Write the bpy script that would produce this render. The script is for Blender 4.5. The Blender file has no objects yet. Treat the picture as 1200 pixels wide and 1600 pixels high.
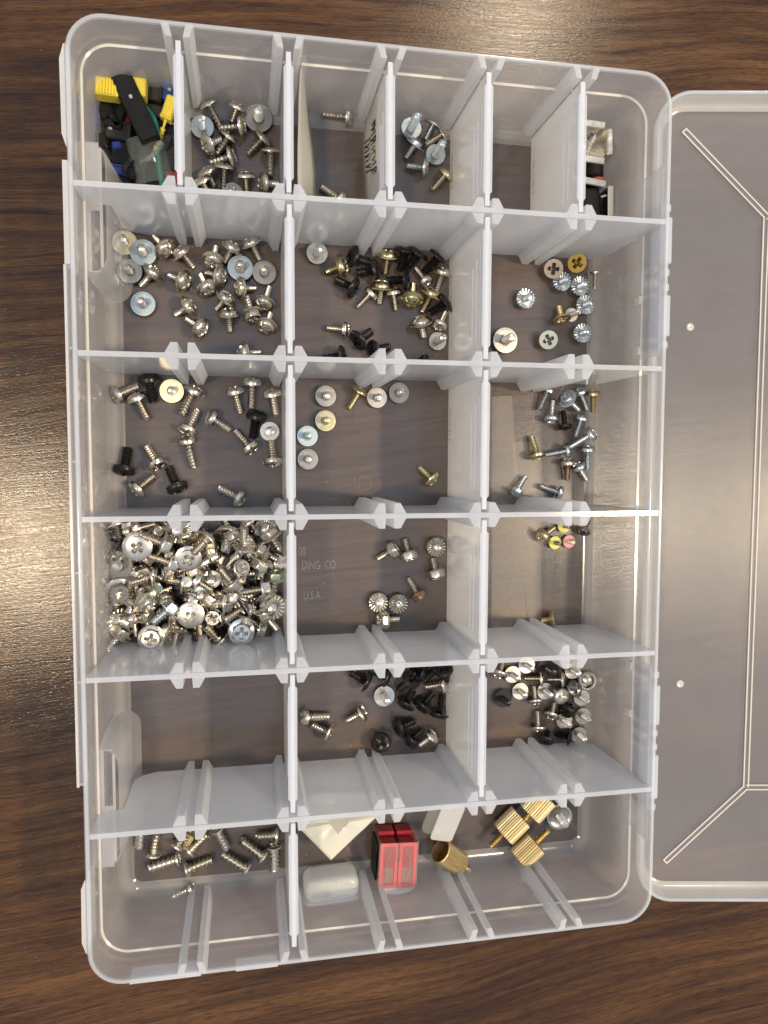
import bpy, math, random
from mathutils import Vector, Matrix, Quaternion
from math import sin, cos, pi, radians, sqrt, atan2
random.seed(7)
sc = bpy.context.scene
COL = sc.collection
U = 0.001                      # all sizes below are millimetres

# ---------------------------------------------------------------- camera
cam_d = bpy.data.cameras.new('camera'); cam = bpy.data.objects.new('camera', cam_d); COL.objects.link(cam)
cam.location = (-54.054*U, 19.799*U, 332.633*U)
cam.rotation_mode = 'XYZ'; cam.rotation_euler = (-0.0649, -0.1832, 0.0016)
cam_d.sensor_fit = 'HORIZONTAL'; cam_d.sensor_width = 36.0; cam_d.lens = 36*1159.26/1200
cam_d.clip_start = 0.01; cam_d.clip_end = 20
sc.camera = cam
# ---------------------------------------------------------------- room light
w = bpy.data.worlds.new('World'); sc.world = w; w.use_nodes = True
nt = w.node_tree; nt.nodes.clear()
out = nt.nodes.new('ShaderNodeOutputWorld'); bg = nt.nodes.new('ShaderNodeBackground')
tc = nt.nodes.new('ShaderNodeTexCoord'); sep = nt.nodes.new('ShaderNodeSeparateXYZ'); rp = nt.nodes.new('ShaderNodeValToRGB')
nt.links.new(tc.outputs['Generated'], sep.inputs[0]); nt.links.new(sep.outputs['Z'], rp.inputs[0])
e = rp.color_ramp.elements
e[0].position = 0.0; e[0].color = (0.085, 0.08, 0.08, 1)      # walls and furniture of the room
e[1].position = 0.85; e[1].color = (0.46, 0.525, 0.635, 1)      # pale ceiling
m_ = e.new(0.45); m_.color = (0.20, 0.205, 0.215, 1)
nt.links.new(rp.outputs[0], bg.inputs[0]); bg.inputs[1].default_value = 1.0
nt.links.new(bg.outputs[0], out.inputs[0])

def lamp(name, loc, sx, sy, watts, col):
    d = bpy.data.lights.new(name, 'AREA'); d.shape = 'RECTANGLE'; d.size = sx*U; d.size_y = sy*U
    d.energy = watts; d.color = col
    o = bpy.data.objects.new(name, d); COL.objects.link(o); o.location = Vector(loc)*U
    o.rotation_euler = (Vector((0, 0, 0))-o.location).to_track_quat('-Z', 'Y').to_euler()
    return o
lamp('ceiling_lamp_left', (-642, -195, 1800), 110, 110, 11.5, (1, .79, .54))
lamp('ceiling_lamp_right', (1060, -130, 1800), 120, 120, 26, (1, .80, .54))
lamp('ceiling_lamp_far', (720, 1330, 1800), 110, 110, 8, (1, .83, .60))

sc.view_settings.view_transform = 'Standard'; sc.view_settings.look = 'None'
sc.view_settings.gamma = 1; sc.view_settings.exposure = 0.5
sc.render.engine = 'CYCLES'
cy = sc.cycles
cy.use_denoising = True; cy.denoiser = 'OPENIMAGEDENOISE'
cy.max_bounces = 24; cy.diffuse_bounces = 4; cy.glossy_bounces = 4; cy.transmission_bounces = 6; cy.transparent_max_bounces = 48
cy.caustics_reflective = False; cy.caustics_refractive = False; cy.sample_clamp_indirect = 4.0
cy.use_adaptive_sampling = True; cy.adaptive_threshold = 0.02

# ---------------------------------------------------------------- materials
def mat(name):
    m = bpy.data.materials.new(name); m.use_nodes = True; m.node_tree.nodes.clear()
    return m, m.node_tree.nodes, m.node_tree.links
def N(n, t, **kw):
    x = n.new(t)
    for k, v in kw.items(): setattr(x, k, v)
    return x
def mathn(n, l, op, a, b=None, c=None):
    x = n.new('ShaderNodeMath'); x.operation = op
    for i, v in enumerate((a, b, c)):
        if v is None: continue
        if isinstance(v, (int, float)): x.inputs[i].default_value = v
        else: l.new(v, x.inputs[i])
    return x.outputs[0]
def ramp(n, l, src, stops):
    r = n.new('ShaderNodeValToRGB'); l.new(src, r.inputs[0]); el = r.color_ramp.elements
    el[0].position, el[0].color = stops[0][0], (*stops[0][1], 1)
    el[1].position, el[1].color = stops[-1][0], (*stops[-1][1], 1)
    for p_, c_ in stops[1:-1]:
        q = el.new(p_); q.color = (*c_, 1)
    return r.outputs[0]
def noise(n, l, vec, scale, detail=4, rough=.55, dist=0):
    x = n.new('ShaderNodeTexNoise'); x.inputs['Scale'].default_value = scale; x.inputs['Detail'].default_value = detail
    x.inputs['Roughness'].default_value = rough; x.inputs['Distortion'].default_value = dist
    if vec is not None: l.new(vec, x.inputs['Vector'])
    return x.outputs['Fac']
def mapping(n, l, src, scale=(1, 1, 1), rot=(0, 0, 0), loc=(0, 0, 0)):
    x = n.new('ShaderNodeMapping'); l.new(src, x.inputs[0])
    x.inputs['Scale'].default_value = scale; x.inputs['Rotation'].default_value = rot; x.inputs['Location'].default_value = loc
    return x.outputs[0]

def plastic(name, haze, col=(0.86, 0.89, 0.94), gloss=1.0, rough=0.13, tint=(0.97, 0.975, 0.98), bump=0.0, trans=.5, blur=0):
    """cloudy polypropylene: part of the light goes straight through, part is scattered, the skin is glossy"""
    m, n, l = mat(name)
    o = N(n, 'ShaderNodeOutputMaterial'); geo = N(n, 'ShaderNodeNewGeometry')
    tr = N(n, 'ShaderNodeBsdfTransparent'); tr.inputs[0].default_value = (*tint, 1)
    di = N(n, 'ShaderNodeBsdfDiffuse'); di.inputs[0].default_value = (*col, 1)
    tl = N(n, 'ShaderNodeBsdfTranslucent'); tl.inputs[0].default_value = (*col, 1)
    mx = N(n, 'ShaderNodeMixShader'); mx.inputs[0].default_value = trans
    l.new(di.outputs[0], mx.inputs[1]); l.new(tl.outputs[0], mx.inputs[2])
    thru = tr.outputs[0]
    if blur:
        rf = N(n, 'ShaderNodeBsdfRefraction'); rf.inputs['Color'].default_value = (*tint, 1); rf.inputs['Roughness'].default_value = .38; rf.inputs['IOR'].default_value = 1.3
        mb_ = N(n, 'ShaderNodeMixShader'); mb_.inputs[0].default_value = blur; l.new(tr.outputs[0], mb_.inputs[1]); l.new(rf.outputs[0], mb_.inputs[2]); thru = mb_.outputs[0]
    tcn = N(n, 'ShaderNodeTexCoord')
    nz = noise(n, l, tcn.outputs['Object'], 28, 5, .6)
    hz = mathn(n, l, 'MULTIPLY', mathn(n, l, 'MULTIPLY_ADD', nz, .5, .75), haze)
    m2 = N(n, 'ShaderNodeMixShader'); l.new(hz, m2.inputs[0]); l.new(thru, m2.inputs[1]); l.new(mx.outputs[0], m2.inputs[2])
    gl = N(n, 'ShaderNodeBsdfGlossy'); gl.inputs['Roughness'].default_value = rough
    fr = N(n, 'ShaderNodeFresnel'); fr.inputs[0].default_value = 1.49
    nb = mathn(n, l, 'SUBTRACT', 1.0, geo.outputs['Backfacing'])
    f = mathn(n, l, 'MINIMUM', mathn(n, l, 'MULTIPLY', mathn(n, l, 'MULTIPLY', fr.outputs[0], nb), gloss), 0.6)
    m3 = N(n, 'ShaderNodeMixShader'); l.new(f, m3.inputs[0]); l.new(m2.outputs[0], m3.inputs[1]); l.new(gl.outputs[0], m3.inputs[2])
    if bump:
        bp = N(n, 'ShaderNodeBump'); bp.inputs['Strength'].default_value = bump; bp.inputs['Distance'].default_value = .0006
        l.new(noise(n, l, tcn.outputs['Object'], 160, 3), bp.inputs['Height']); l.new(bp.outputs[0], gl.inputs['Normal'])
    l.new(m3.outputs[0], o.inputs[0])
    return m

def metal(name, col, rough=.28, var=.05, spots=None, metallic=1.0, spec=.5):
    m, n, l = mat(name)
    o = N(n, 'ShaderNodeOutputMaterial'); p = N(n, 'ShaderNodeBsdfPrincipled'); l.new(p.outputs[0], o.inputs[0])
    tcn = N(n, 'ShaderNodeTexCoord'); oi = N(n, 'ShaderNodeObjectInfo')
    off = N(n, 'ShaderNodeVectorMath', operation='ADD'); l.new(tcn.outputs['Object'], off.inputs[0]); l.new(oi.outputs['Random'], off.inputs[1])
    nz = noise(n, l, off.outputs[0], 700, 3)
    c1 = tuple(max(0, c*(1-var)) for c in col); c2 = tuple(min(1, c*(1+var)) for c in col)
    cr = ramp(n, l, nz, [(.3, c1), (.7, c2)])
    hs = N(n, 'ShaderNodeHueSaturation'); l.new(cr, hs.inputs['Color'])
    l.new(mathn(n, l, 'MULTIPLY_ADD', oi.outputs['Random'], .3, .82), hs.inputs['Value'])
    l.new(hs.outputs[0], p.inputs['Base Color'])
    p.inputs['Metallic'].default_value = metallic; p.inputs['Specular IOR Level'].default_value = spec
    l.new(mathn(n, l, 'MULTIPLY_ADD', nz, .2, rough-.1), p.inputs['Roughness'])
    bp = N(n, 'ShaderNodeBump'); bp.inputs['Strength'].default_value = .10; bp.inputs['Distance'].default_value = .00005
    l.new(noise(n, l, off.outputs[0], 1500, 2), bp.inputs['Height']); l.new(bp.outputs[0], p.inputs['Normal'])
    return m

def simple(name, col, rough=.5, var=.1, scale=300, spec=.5, bump=.1):
    m, n, l = mat(name)
    o = N(n, 'ShaderNodeOutputMaterial'); p = N(n, 'ShaderNodeBsdfPrincipled'); l.new(p.outputs[0], o.inputs[0])
    tcn = N(n, 'ShaderNodeTexCoord'); nz = noise(n, l, tcn.outputs['Object'], scale, 4)
    l.new(ramp(n, l, nz, [(.3, tuple(c*(1-var) for c in col)), (.7, tuple(min(1, c*(1+var)) for c in col))]), p.inputs['Base Color'])
    l.new(mathn(n, l, 'MULTIPLY_ADD', nz, .2, rough-.1), p.inputs['Roughness']); p.inputs['Specular IOR Level'].default_value = spec
    bp = N(n, 'ShaderNodeBump'); bp.inputs['Strength'].default_value = bump; bp.inputs['Distance'].default_value = .0001
    l.new(nz, bp.inputs['Height']); l.new(bp.outputs[0], p.inputs['Normal'])
    return m

def wood():
    m, n, l = mat('dark_wood')
    o = N(n, 'ShaderNodeOutputMaterial'); p = N(n, 'ShaderNodeBsdfPrincipled'); l.new(p.outputs[0], o.inputs[0])
    tcn = N(n, 'ShaderNodeTexCoord'); obj = tcn.outputs['Object']
    wn = N(n, 'ShaderNodeTexNoise'); wn.inputs['Scale'].default_value = 5; wn.inputs['Detail'].default_value = 2
    l.new(mapping(n, l, obj, (1, 2.2, 1)), wn.inputs['Vector'])
    sb = N(n, 'ShaderNodeVectorMath', operation='SUBTRACT'); l.new(wn.outputs['Color'], sb.inputs[0]); sb.inputs[1].default_value = (.5, .5, .5)
    sc_ = N(n, 'ShaderNodeVectorMath', operation='MULTIPLY'); l.new(sb.outputs[0], sc_.inputs[0]); sc_.inputs[1].default_value = (0, .026, 0)
    ad = N(n, 'ShaderNodeVectorMath', operation='ADD'); l.new(obj, ad.inputs[0]); l.new(sc_.outputs[0], ad.inputs[1])
    v = mapping(n, l, ad.outputs[0], (1, 1, 1), (0, 0, radians(-6)))
    big = noise(n, l, mapping(n, l, v, (3.5, 30, 1)), 1.0, 3, .5, .3)
    mid = noise(n, l, mapping(n, l, v, (11, 230, 1)), 1.0, 5, .62, .3)
    fine = noise(n, l, mapping(n, l, v, (40, 1100, 1)), 1.0, 4, .7)
    ticks = noise(n, l, mapping(n, l, v, (26, 520, 1), loc=(3, 7, 0)), 1.0, 3, .5, .5)
    t = mathn(n, l, 'ADD', mathn(n, l, 'MULTIPLY', big, .34), mathn(n, l, 'ADD', mathn(n, l, 'MULTIPLY', mid, .44), mathn(n, l, 'MULTIPLY', fine, .22)))
    c = ramp(n, l, t, [(.37, (.024, .0096, .0026)), (.46, (.044, .0192, .0058)), (.54, (.076, .0360, .0112)), (.64, (.122, .060, .0200))])
    tk = ramp(n, l, ticks, [(.30, (.46, .41, .38)), (.41, (1, 1, 1))])
    pr = noise(n, l, mapping(n, l, v, (160, 2600, 1)), 1.0, 2, .5)
    pc = ramp(n, l, pr, [(.34, (.55, .52, .50)), (.56, (1.08, 1.06, 1.04))])
    m0 = N(n, 'ShaderNodeMix', data_type='RGBA', blend_type='MULTIPLY'); m0.inputs[0].default_value = 1; l.new(c, m0.inputs[6]); l.new(pc, m0.inputs[7]); c = m0.outputs[2]
    mm = N(n, 'ShaderNodeMix', data_type='RGBA', blend_type='MULTIPLY'); mm.inputs[0].default_value = 1
    l.new(c, mm.inputs[6]); l.new(tk, mm.inputs[7]); l.new(mm.outputs[2], p.inputs['Base Color'])
    l.new(mathn(n, l, 'ADD', mathn(n, l, 'MULTIPLY_ADD', fine, .30, -.03), mathn(n, l, 'MULTIPLY', mid, .16)), p.inputs['Roughness'])
    p.inputs['Specular IOR Level'].default_value = .33
    bp = N(n, 'ShaderNodeBump'); bp.inputs['Strength'].default_value = 1; bp.inputs['Distance'].default_value = .00008
    h = mathn(n, l, 'ADD', mathn(n, l, 'MULTIPLY', fine, .6), mathn(n, l, 'MULTIPLY', noise(n, l, mapping(n, l, v, (600, 1500, 1)), 1, 2), .6))
    l.new(h, bp.inputs['Height']); l.new(bp.outputs[0], p.inputs['Normal'])
    return m

M = {}
M['wood'] = wood()
M['wall'] = plastic('cloudy_plastic_wall', .31, col=(.95, .96, .99), bump=.05)
M['pocket'] = plastic('cloudy_plastic_pocket', .36, col=(.93, .94, .97))
M['sheet'] = plastic('cloudy_plastic_divider', .64, col=(.96, .975, 1.0), bump=.05)
M['floor'] = plastic('cloudy_plastic_floor', .095, col=(.66, .63, .65), gloss=1.5, rough=.10)
M['lid'] = plastic('cloudy_plastic_lid', .17, gloss=1.2, rough=.22, bump=.08, blur=.15, col=(.78, .79, .86))
M['edge'] = plastic('milky_plastic_edge', .62, col=(.83, .89, .99), trans=.50)
M['ridge'] = plastic('milky_plastic_ridge', .75, col=(.95, .93, .88), gloss=2.0, trans=.4)
M['step'] = plastic('lit_plastic_step', .8, col=(.95, .93, .88), gloss=1.5, trans=.3)  # light caught on the wall step, put into a whiter, denser plastic
M['emboss'] = plastic('embossed_plastic', .20, gloss=2.0)
M['nickel'] = metal('nickel_plated_steel', (.66, .62, .55), .27)
M['light'] = metal('bright_nickel_steel', (.70, .67, .60), .27)
M['zinc'] = metal('blue_zinc_steel', (.62, .68, .71), .27)
M['yellow'] = metal('yellow_zinc_steel', (.60, .53, .33), .30)
M['brass'] = metal('brass', (.66, .54, .31), .38)
M['wash_light'] = metal('washer_steel', (.40, .39, .36), .34)
M['dull'] = metal('dull_nickel', (.19, .165, .15), .5)
M['dullzinc'] = metal('dull_zinc', (.26, .29, .30), .45)
M['dullbrass'] = metal('dull_brass', (.38, .28, .09), .42)
M['copper'] = metal('dark_copper_steel', (.36, .23, .15), .3)
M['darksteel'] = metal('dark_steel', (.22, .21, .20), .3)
M['black'] = metal('black_oxide_steel', (.011, .011, .012), .30, metallic=0, spec=.32)
M['wash_yellow'] = simple('yellow_paint', (.85, .80, .18), .4)
M['wash_pink'] = simple('pink_paint', (.85, .38, .42), .4)
M['green'] = metal('greenish_steel', (.50, .58, .47), .36)
M['wash_zinc'] = metal('zinc_washer', (.46, .55, .59), .42)
M['wash_cream'] = metal('cream_washer', (.78, .70, .50), .42)
M['black_plastic'] = simple('black_nylon', (.008, .008, .008), .45, spec=.25)
M['grey_plastic'] = simple('dark_grey_nylon', (.026, .026, .023), .5, spec=.3)
M['blue_plastic'] = simple('blue_nylon', (.015, .05, .26), .4)
M['yellow_plastic'] = simple('yellow_nylon', (.95, .74, .08), .45)
M['red_plastic'] = simple('red_nylon', (.33, .018, .022), .4)
M['red_disc'] = simple('red_cap', (.62, .10, .06), .5)
M['teal'] = simple('teal_insulation', (.01, .22, .18), .4)
M['pink_print'] = simple('pink_frame', (.72, .08, .10), .4)
M['card'] = simple('grey_card', (.26, .20, .20), .5)
M['paper'] = plastic('thin_paper', .62, col=(.74, .74, .69), gloss=.3, rough=.5, trans=.4)
M['ink'] = simple('ink', (.02, .02, .03), .7)
M['white_soft'] = plastic('white_soft_plastic', .70, col=(.95, .98, .98), trans=.55, rough=.3)
M['bag'] = plastic('white_paper_bag', .85, col=(.90, .90, .82), trans=.4, rough=.25, bump=.5)
M['clear'] = plastic('clear_film', .16, col=(.85, .88, .86), gloss=2.2, rough=.12, tint=(.93, .95, .94))
M['clear_pink'] = plastic('pink_tinted_film', .14, col=(.90, .80, .78), gloss=1.6, rough=.15, tint=(.95, .82, .80))
M['tube'] = plastic('clear_tube', .22, col=(.72, .80, .76), gloss=2.0, rough=.15, tint=(.90, .94, .92))
M['tape'] = plastic('tape', .29, col=(.85, .76, .60), gloss=.5, rough=.5)
M['steelplate'] = metal('bright_plated_plate', (.88, .84, .72), .22)
M['hinge'] = plastic('hinge_plastic', .22)
M['dust'] = simple('dust', (.8, .78, .72), .8)

# ---------------------------------------------------------------- mesh helpers
class MB:
    def __init__(s): s.v = []; s.f = []; s.mi = []
    def add(s, vs, fs, mi=0):
        b = len(s.v); s.v += [tuple(v) for v in vs]; s.f += [tuple(b+i for i in f) for f in fs]; s.mi += [mi]*len(fs)
    def box(s, x0, x1, y0, y1, z0, z1, mi=0):
        s.add([(x, y, z) for z in (z0, z1) for y in (y0, y1) for x in (x0, x1)],
              [(0, 2, 3, 1), (4, 5, 7, 6), (0, 1, 5, 4), (2, 6, 7, 3), (0, 4, 6, 2), (1, 3, 7, 5)], mi)
    def cbox(s, sx, sy, sz, c, o=(0, 0, 0), mi=0):
        """box with chamfered edges, centre o"""
        pts = []
        for z, k in ((-sz/2, c), (-sz/2+c, 0), (sz/2-c, 0), (sz/2, c)):
            a, b = sx/2-k, sy/2-k; q = c
            ring = [(a-q, -b), (a, -b+q), (a, b-q), (a-q, b), (-a+q, b), (-a, b-q), (-a, -b+q), (-a+q, -b)]
            pts += [(x+o[0], y+o[1], z+o[2]) for x, y in ring]
        fs = [tuple(range(7, -1, -1)), tuple(range(24, 32))]
        for r in range(3):
            for i in range(8):
                j = (i+1) % 8; fs.append((r*8+i, r*8+j, r*8+8+j, r*8+8+i))
        s.add(pts, fs, mi)
    def prism(s, poly, z0, z1, mi=0, cap_mi=None):
        n = len(poly)
        s.add([(x, y, z0) for x, y in poly]+[(x, y, z1) for x, y in poly],
              [(i, (i+1) % n, n+(i+1) % n, n+i) for i in range(n)], mi)
        s.add([(x, y, z0) for x, y in poly], [tuple(range(n-1, -1, -1))], mi)
        s.add([(x, y, z1) for x, y in poly], [tuple(range(n))], mi if cap_mi is None else cap_mi)
    def rings(s, loops, mi=0, cap0=False, cap1=False, closed=True, mis=None):
        n = len(loops[0]); vs = [p for L_ in loops for p in L_]; fs = []
        for k in range(len(loops)-1):
            for i in range(n if closed else n-1):
                j = (i+1) % n; fs.append((k*n+i, k*n+j, (k+1)*n+j, (k+1)*n+i))
        b = len(s.v); s.v += [tuple(v) for v in vs]; s.f += [tuple(b+i for i in f) for f in fs]
        m_ = n if closed else n-1
        for k in range(len(loops)-1): s.mi += [(mis[k] if mis else mi)]*m_
        if cap0: s.f.append(tuple(b+i for i in range(n-1, -1, -1))); s.mi.append(mi)
        if cap1: s.f.append(tuple(b+(len(loops)-1)*n+i for i in range(n))); s.mi.append(mi)
    def lathe(s, prof, n=24, mi=0, cap0=False, cap1=False, rf=None):
        s.rings([[((r*(rf(2*pi*i/n) if rf else 1))*cos(2*pi*i/n), (r*(rf(2*pi*i/n) if rf else 1))*sin(2*pi*i/n), z) for i in range(n)] for r, z in prof], mi, cap0, cap1)
    def tube(s, pts, r, n=8, mi=0):
        pts = [Vector(p) for p in pts]; loops = []; up = Vector((0, 0, 1))
        for i, p in enumerate(pts):
            t = (pts[min(i+1, len(pts)-1)]-pts[max(i-1, 0)]).normalized()
            a = t.cross(up) if abs(t.dot(up)) < .95 else t.cross(Vector((1, 0, 0))); a.normalize(); b = a.cross(t)
            rr = r[i] if isinstance(r, (list, tuple)) else r
            loops.append([p+(a*cos(2*pi*k/n)+b*sin(2*pi*k/n))*rr for k in range(n)])
        s.rings(loops, mi, True, True)
    def mesh(s, name, mats, smooth=True, ang=35):
        me = bpy.data.meshes.new(name); me.from_pydata([(x*U, y*U, z*U) for x, y, z in s.v], [], s.f)
        for m_ in (mats if isinstance(mats, (list, tuple)) else [mats]): me.materials.append(M[m_])
        me.polygons.foreach_set('material_index', s.mi)
        if smooth:
            me.shade_smooth(); me.set_sharp_from_angle(angle=radians(ang))
        me.update(); return me
def link(name, data, parent=None, loc=None, rot=None):
    o = bpy.data.objects.new(name, data); COL.objects.link(o)
    if parent: o.parent = parent
    if loc is not None: o.location = Vector(loc)*U
    if rot is not None:
        if isinstance(rot, Quaternion): o.rotation_mode = 'QUATERNION'; o.rotation_quaternion = rot
        else: o.rotation_euler = rot
    return o
def obj(name, mb, mats, parent=None, loc=None, rot=None, smooth=True, ang=35):
    return link(name, mb.mesh(name, mats, smooth, ang), parent, loc, rot)
def thing(name, label, cat, group=None, loc=(0, 0, 0), rot=None):
    o = link(name, None, None, loc, rot); o.empty_display_size = .004
    tag(o, label, cat, group); return o
def tag(o, label, cat, group=None):
    o['label'] = label; o['category'] = cat
    if group: o['group'] = group
def rrect(hx, hy, r, n=8, cx=0, cy=0):
    r = max(r, .3); P = []
    for k, (sx, sy) in enumerate(((1, 1), (-1, 1), (-1, -1), (1, -1))):
        for i in range(n+1):
            a = pi/2*k+pi/2*i/n; P.append((cx+sx*(hx-r)+r*cos(a), cy+sy*(hy-r)+r*sin(a)))
    return P

# ================================================================ THE TABLE
tb = MB(); tb.box(-900, 900, -700, 700, -30, 0)
t = obj('table_top', tb, 'wood', smooth=False); t['kind'] = 'structure'; t['label'] = 'dark brown wood grain table top under the open box'
# ================================================================ THE BOX
W, L, H = 228.0, 348.7, 55.2
ZF = 1.6
box = thing('storage_box', 'clear plastic compartment box lying open on the dark wooden table, full of screws', 'storage box')
CORN = 13.5
def loop(d, z): return [(x, y, z) for x, y in rrect(W/2-d, L/2-d, CORN-d, 10)]
prof = [(6.5, .4), (4.2, .8), (2.5, 2.4), (1.8, 5.5), (1.5, H-14), (.6, H-13.2), (.35, H-.8), (.9, H-.1), (1.6, H), (2.1, H-.15), (2.3, H-.9),
        (2.3, H-16.0), (3.1, H-16.4), (3.3, H-17.0), (3.4, 11), (4.0, 6.2), (5.6, 3.2), (9.5, ZF)]
mis = [0]*(len(prof)-1)
for k in (6, 7, 8, 9): mis[k] = 1
mis[11] = 2
wm = MB(); wm.rings([loop(d, z) for d, z in prof], mis=mis)
obj('wall', wm, ['wall', 'edge', 'step'], box, ang=40)
n_ = len(loop(0, 0))
fm = MB(); a_ = loop(9.5, ZF); b_ = loop(6.5, .4)
fm.add(a_, [tuple(range(n_))]); fm.add(b_, [tuple(range(n_-1, -1, -1))])
obj('floor', fm, 'floor', box, smooth=False)
fm = MB(); fm.rings([loop(d, z) for d, z in ((7.6, .45), (7.3, .05), (6.8, .05), (6.4, .45))]); obj('highlight_ring', fm, 'emboss', box, smooth=False)  # ring added under the floor to draw the fillet's bright highlight line
fm = MB(); fm.rings([loop(d, z) for d, z in ((9.8, ZF+.02), (9.4, ZF+.28), (8.9, ZF+.16))]); obj('highlight_bead', fm, 'emboss', box)  # raised bead added along the floor edge for that same highlight

ROWY = [116.52, 58.47, -0.07, -58.29, -116.37]
COLX = [-76.14, -37.65, -0.08, 37.9, 76.12]
T = H-.4
# fixed cross walls, with the pairs of upright ribs that hold the sliding dividers
rib = MB()
for s in (-1, 1):
    rib.prism([(s*6.4, 0), (s*4.2, 3.9), (s*1.85, 3.9), (s*1.6, 0)][::(1 if s < 0 else -1)], 0, T-2.5, 0, 1)
rib_me = rib.mesh('slot_rib', ['sheet', 'edge'], smooth=False)
for j, y in enumerate(ROWY):
    xl, xr = -W/2+2.35, W/2-2.35
    b = []                                   # outline in x,z
    if j in (0, 4):
        b = [(xl, T), (xl, H-18), (xl+1.2, H-18), (-102.5, H-19), (-102.5, 9), (-99.5, 4.5), (-94, ZF+.1)]
    else:
        b = [(xl, T), (xl, H-16), (xl+1.1, H-17), (xl+1.3, 11), (xl+2.2, 5.5), (xl+4, 3), (xl+8, ZF+.1)]
    b += [(xr-8, ZF+.1), (xr-4, 3), (xr-2.2, 5.5), (xr-1.3, 11), (xr-1.1, H-17), (xr, H-16), (xr, T)]
    t0, t1 = .95, .8
    d = MB(); n = len(b)
    d.add([(x, -t0, z) for x, z in b], [tuple(range(n))]); d.add([(x, t0, z) for x, z in b], [tuple(range(n-1, -1, -1))])
    d.add([(x, -t0, z) for x, z in b]+[(x, t0, z) for x, z in b], [(i, n+i, n+(i+1) % n, (i+1) % n) for i in range(n-1)])
    d.add([(b[0][0], -t0, T), (b[-1][0], -t0, T), (b[-1][0], t0, T), (b[0][0], t0, T)], [(0, 1, 2, 3)], 1)
    o = obj('cross_wall', d, ['sheet', 'edge'], box, (0, y, 0), smooth=False)
    for x in COLX:
        for k, s in ((0, 1), (pi, -1)):
            link('slot_rib', rib_me, o, (x, s*t0, ZF+.2), (0, 0, k))
rib2 = MB()
for s in (-1, 1):
    rib2.prism([(s*5.6, 0), (s*4.0, 4.4), (s*1.85, 4.4), (s*2.9, 0)][::(1 if s < 0 else -1)], 0, T-2.5, 0, 1)
rib2_me = rib2.mesh('slot_rib', ['sheet', 'edge'], smooth=False)
for x in COLX:
    link('slot_rib', rib2_me, box, (x, L/2-2.2, ZF+2.5), (0, 0, pi)); link('slot_rib', rib2_me, box, (x, -L/2+2.2, ZF+2.5), (0, 0, 0))
# two pockets pushed in behind the latches, on the long side
for s in (-1, 1):
    y0, y1 = 90, 138
    k = MB()
    def sec(z, g, e_):
        P = []
        xo = -W/2+3.0; xi = -W/2+10.5+g; r = 6.5
        for i in range(7):
            a = pi/2*i/6; P.append((xi-r+r*sin(a), y0-e_+r-r*cos(a)))
        for i in range(7):
            a = pi/2*i/6; P.append((xi-r+r*cos(a), y1+e_-r+r*sin(a)))
        P += [(xo, y1+e_+1), (xo, y0-e_-1)]
        return [(x, s*y, z) for x, y in P]
    k.rings([sec(ZF, 3.2, 3), sec(5, 1.6, 1.6), sec(10, .9, 1), sec(H-19, .0, 0), sec(H-17.6, -.6, -.6)], 0)
    o = obj('latch_pocket', k, ['pocket'], box, ang=50)
    q = MB(); xa, xb = -W/2+3.0, -W/2+9.9; c0 = s*102      # the top of the pocket, left open as a slot
    ylo, yhi = sorted((s*90.6, s*137.4))
    for (u0, u1, v0, v1) in ((xa, xa+1.6, ylo, yhi), (xa+4.7, xb-1.2, ylo+2, yhi-2), (xa+1.6, xa+4.7, ylo, c0-11), (xa+1.6, xa+4.7, c0+11, yhi)):
        q.box(u0, u1, v0, v1, H-18.2, H-17.5)
    obj('pocket_top', q, 'wall', o, smooth=False)
# strips that stand off the outside of the long side, and the latch
k = MB(); k.box(-W/2-1.9, -W/2-1.0, -98, 89, H-15, H-1.5, 0)
for y in (-98, -60, -20, 20, 60, 88): k.box(-W/2-1.0, -W/2+.5, y, y+.9, H-13, H-3, 0)
obj('latch_rail', k, 'sheet', box, smooth=False)
for s, (ya, yb) in ((1, (129, 163)), (-1, (-133, -161))):
    k = MB(); P = [(0, ya), (-1.3, ya+(yb-ya)*.12), (-1.5, ya+(yb-ya)*.85), (-.1, yb), (.8, yb), (.8, ya)]
    if s < 0: P = P[::-1]
    k.prism([(x-W/2, y) for x, y in P][::-1], H-15, H-1.2); obj('corner_lug', k, 'sheet', box, smooth=False)
k = MB(); k.box(-W/2-1.3, -W/2+.5, 89, 124, H-14, H-.7); obj('side_lip', k, 'sheet', box, smooth=False)
for q in ((-99, -73, -L/2-.25, -L/2+.7, H-9, H-.9), (-60, -44, -L/2-.2, -L/2+.7, H-7, H-.9)):
    k = MB(); k.box(*q); obj('end_lip', k, 'sheet', box, smooth=False)
# hinge along the right side
for y0, y1, dx in ((121.5, 124.5, .9), (101, 119.5, 1.6), (96, 99, .9), (90, 93, .9), (72, 88.5, 1.6), (67, 70, .9),
                   (-67, -70, .9), (-73, -90, 1.6), (-92, -95, .9), (-98, -101, .9), (-103, -122, 1.6), (-124, -127, .8)):
    ya, yb = min(y0, y1), max(y0, y1)
    k = MB(); k.cbox(2.2+dx, yb-ya, 9, .5, ((dx)/2-.4, 0, 0)); obj('hinge_knuckle', k, 'edge', box, (W/2, (ya+yb)/2, H-7), smooth=False)
for s in (-1, 1):
    k = MB(); ys = sorted((s*64, s*139))
    k.box(W/2-3.3, W/2-2.5, ys[0], ys[1], H-18.2, H-1.6); obj('hinge_plate', k, 'hinge', box, smooth=False)
    for y in (s*68, s*89):
        k = MB(); k.box(W/2-4.3, W/2-2.5, y-1.6, y+1.6, H-20, H-16); obj('hinge_slot', k, 'ridge', box, smooth=False)
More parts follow.
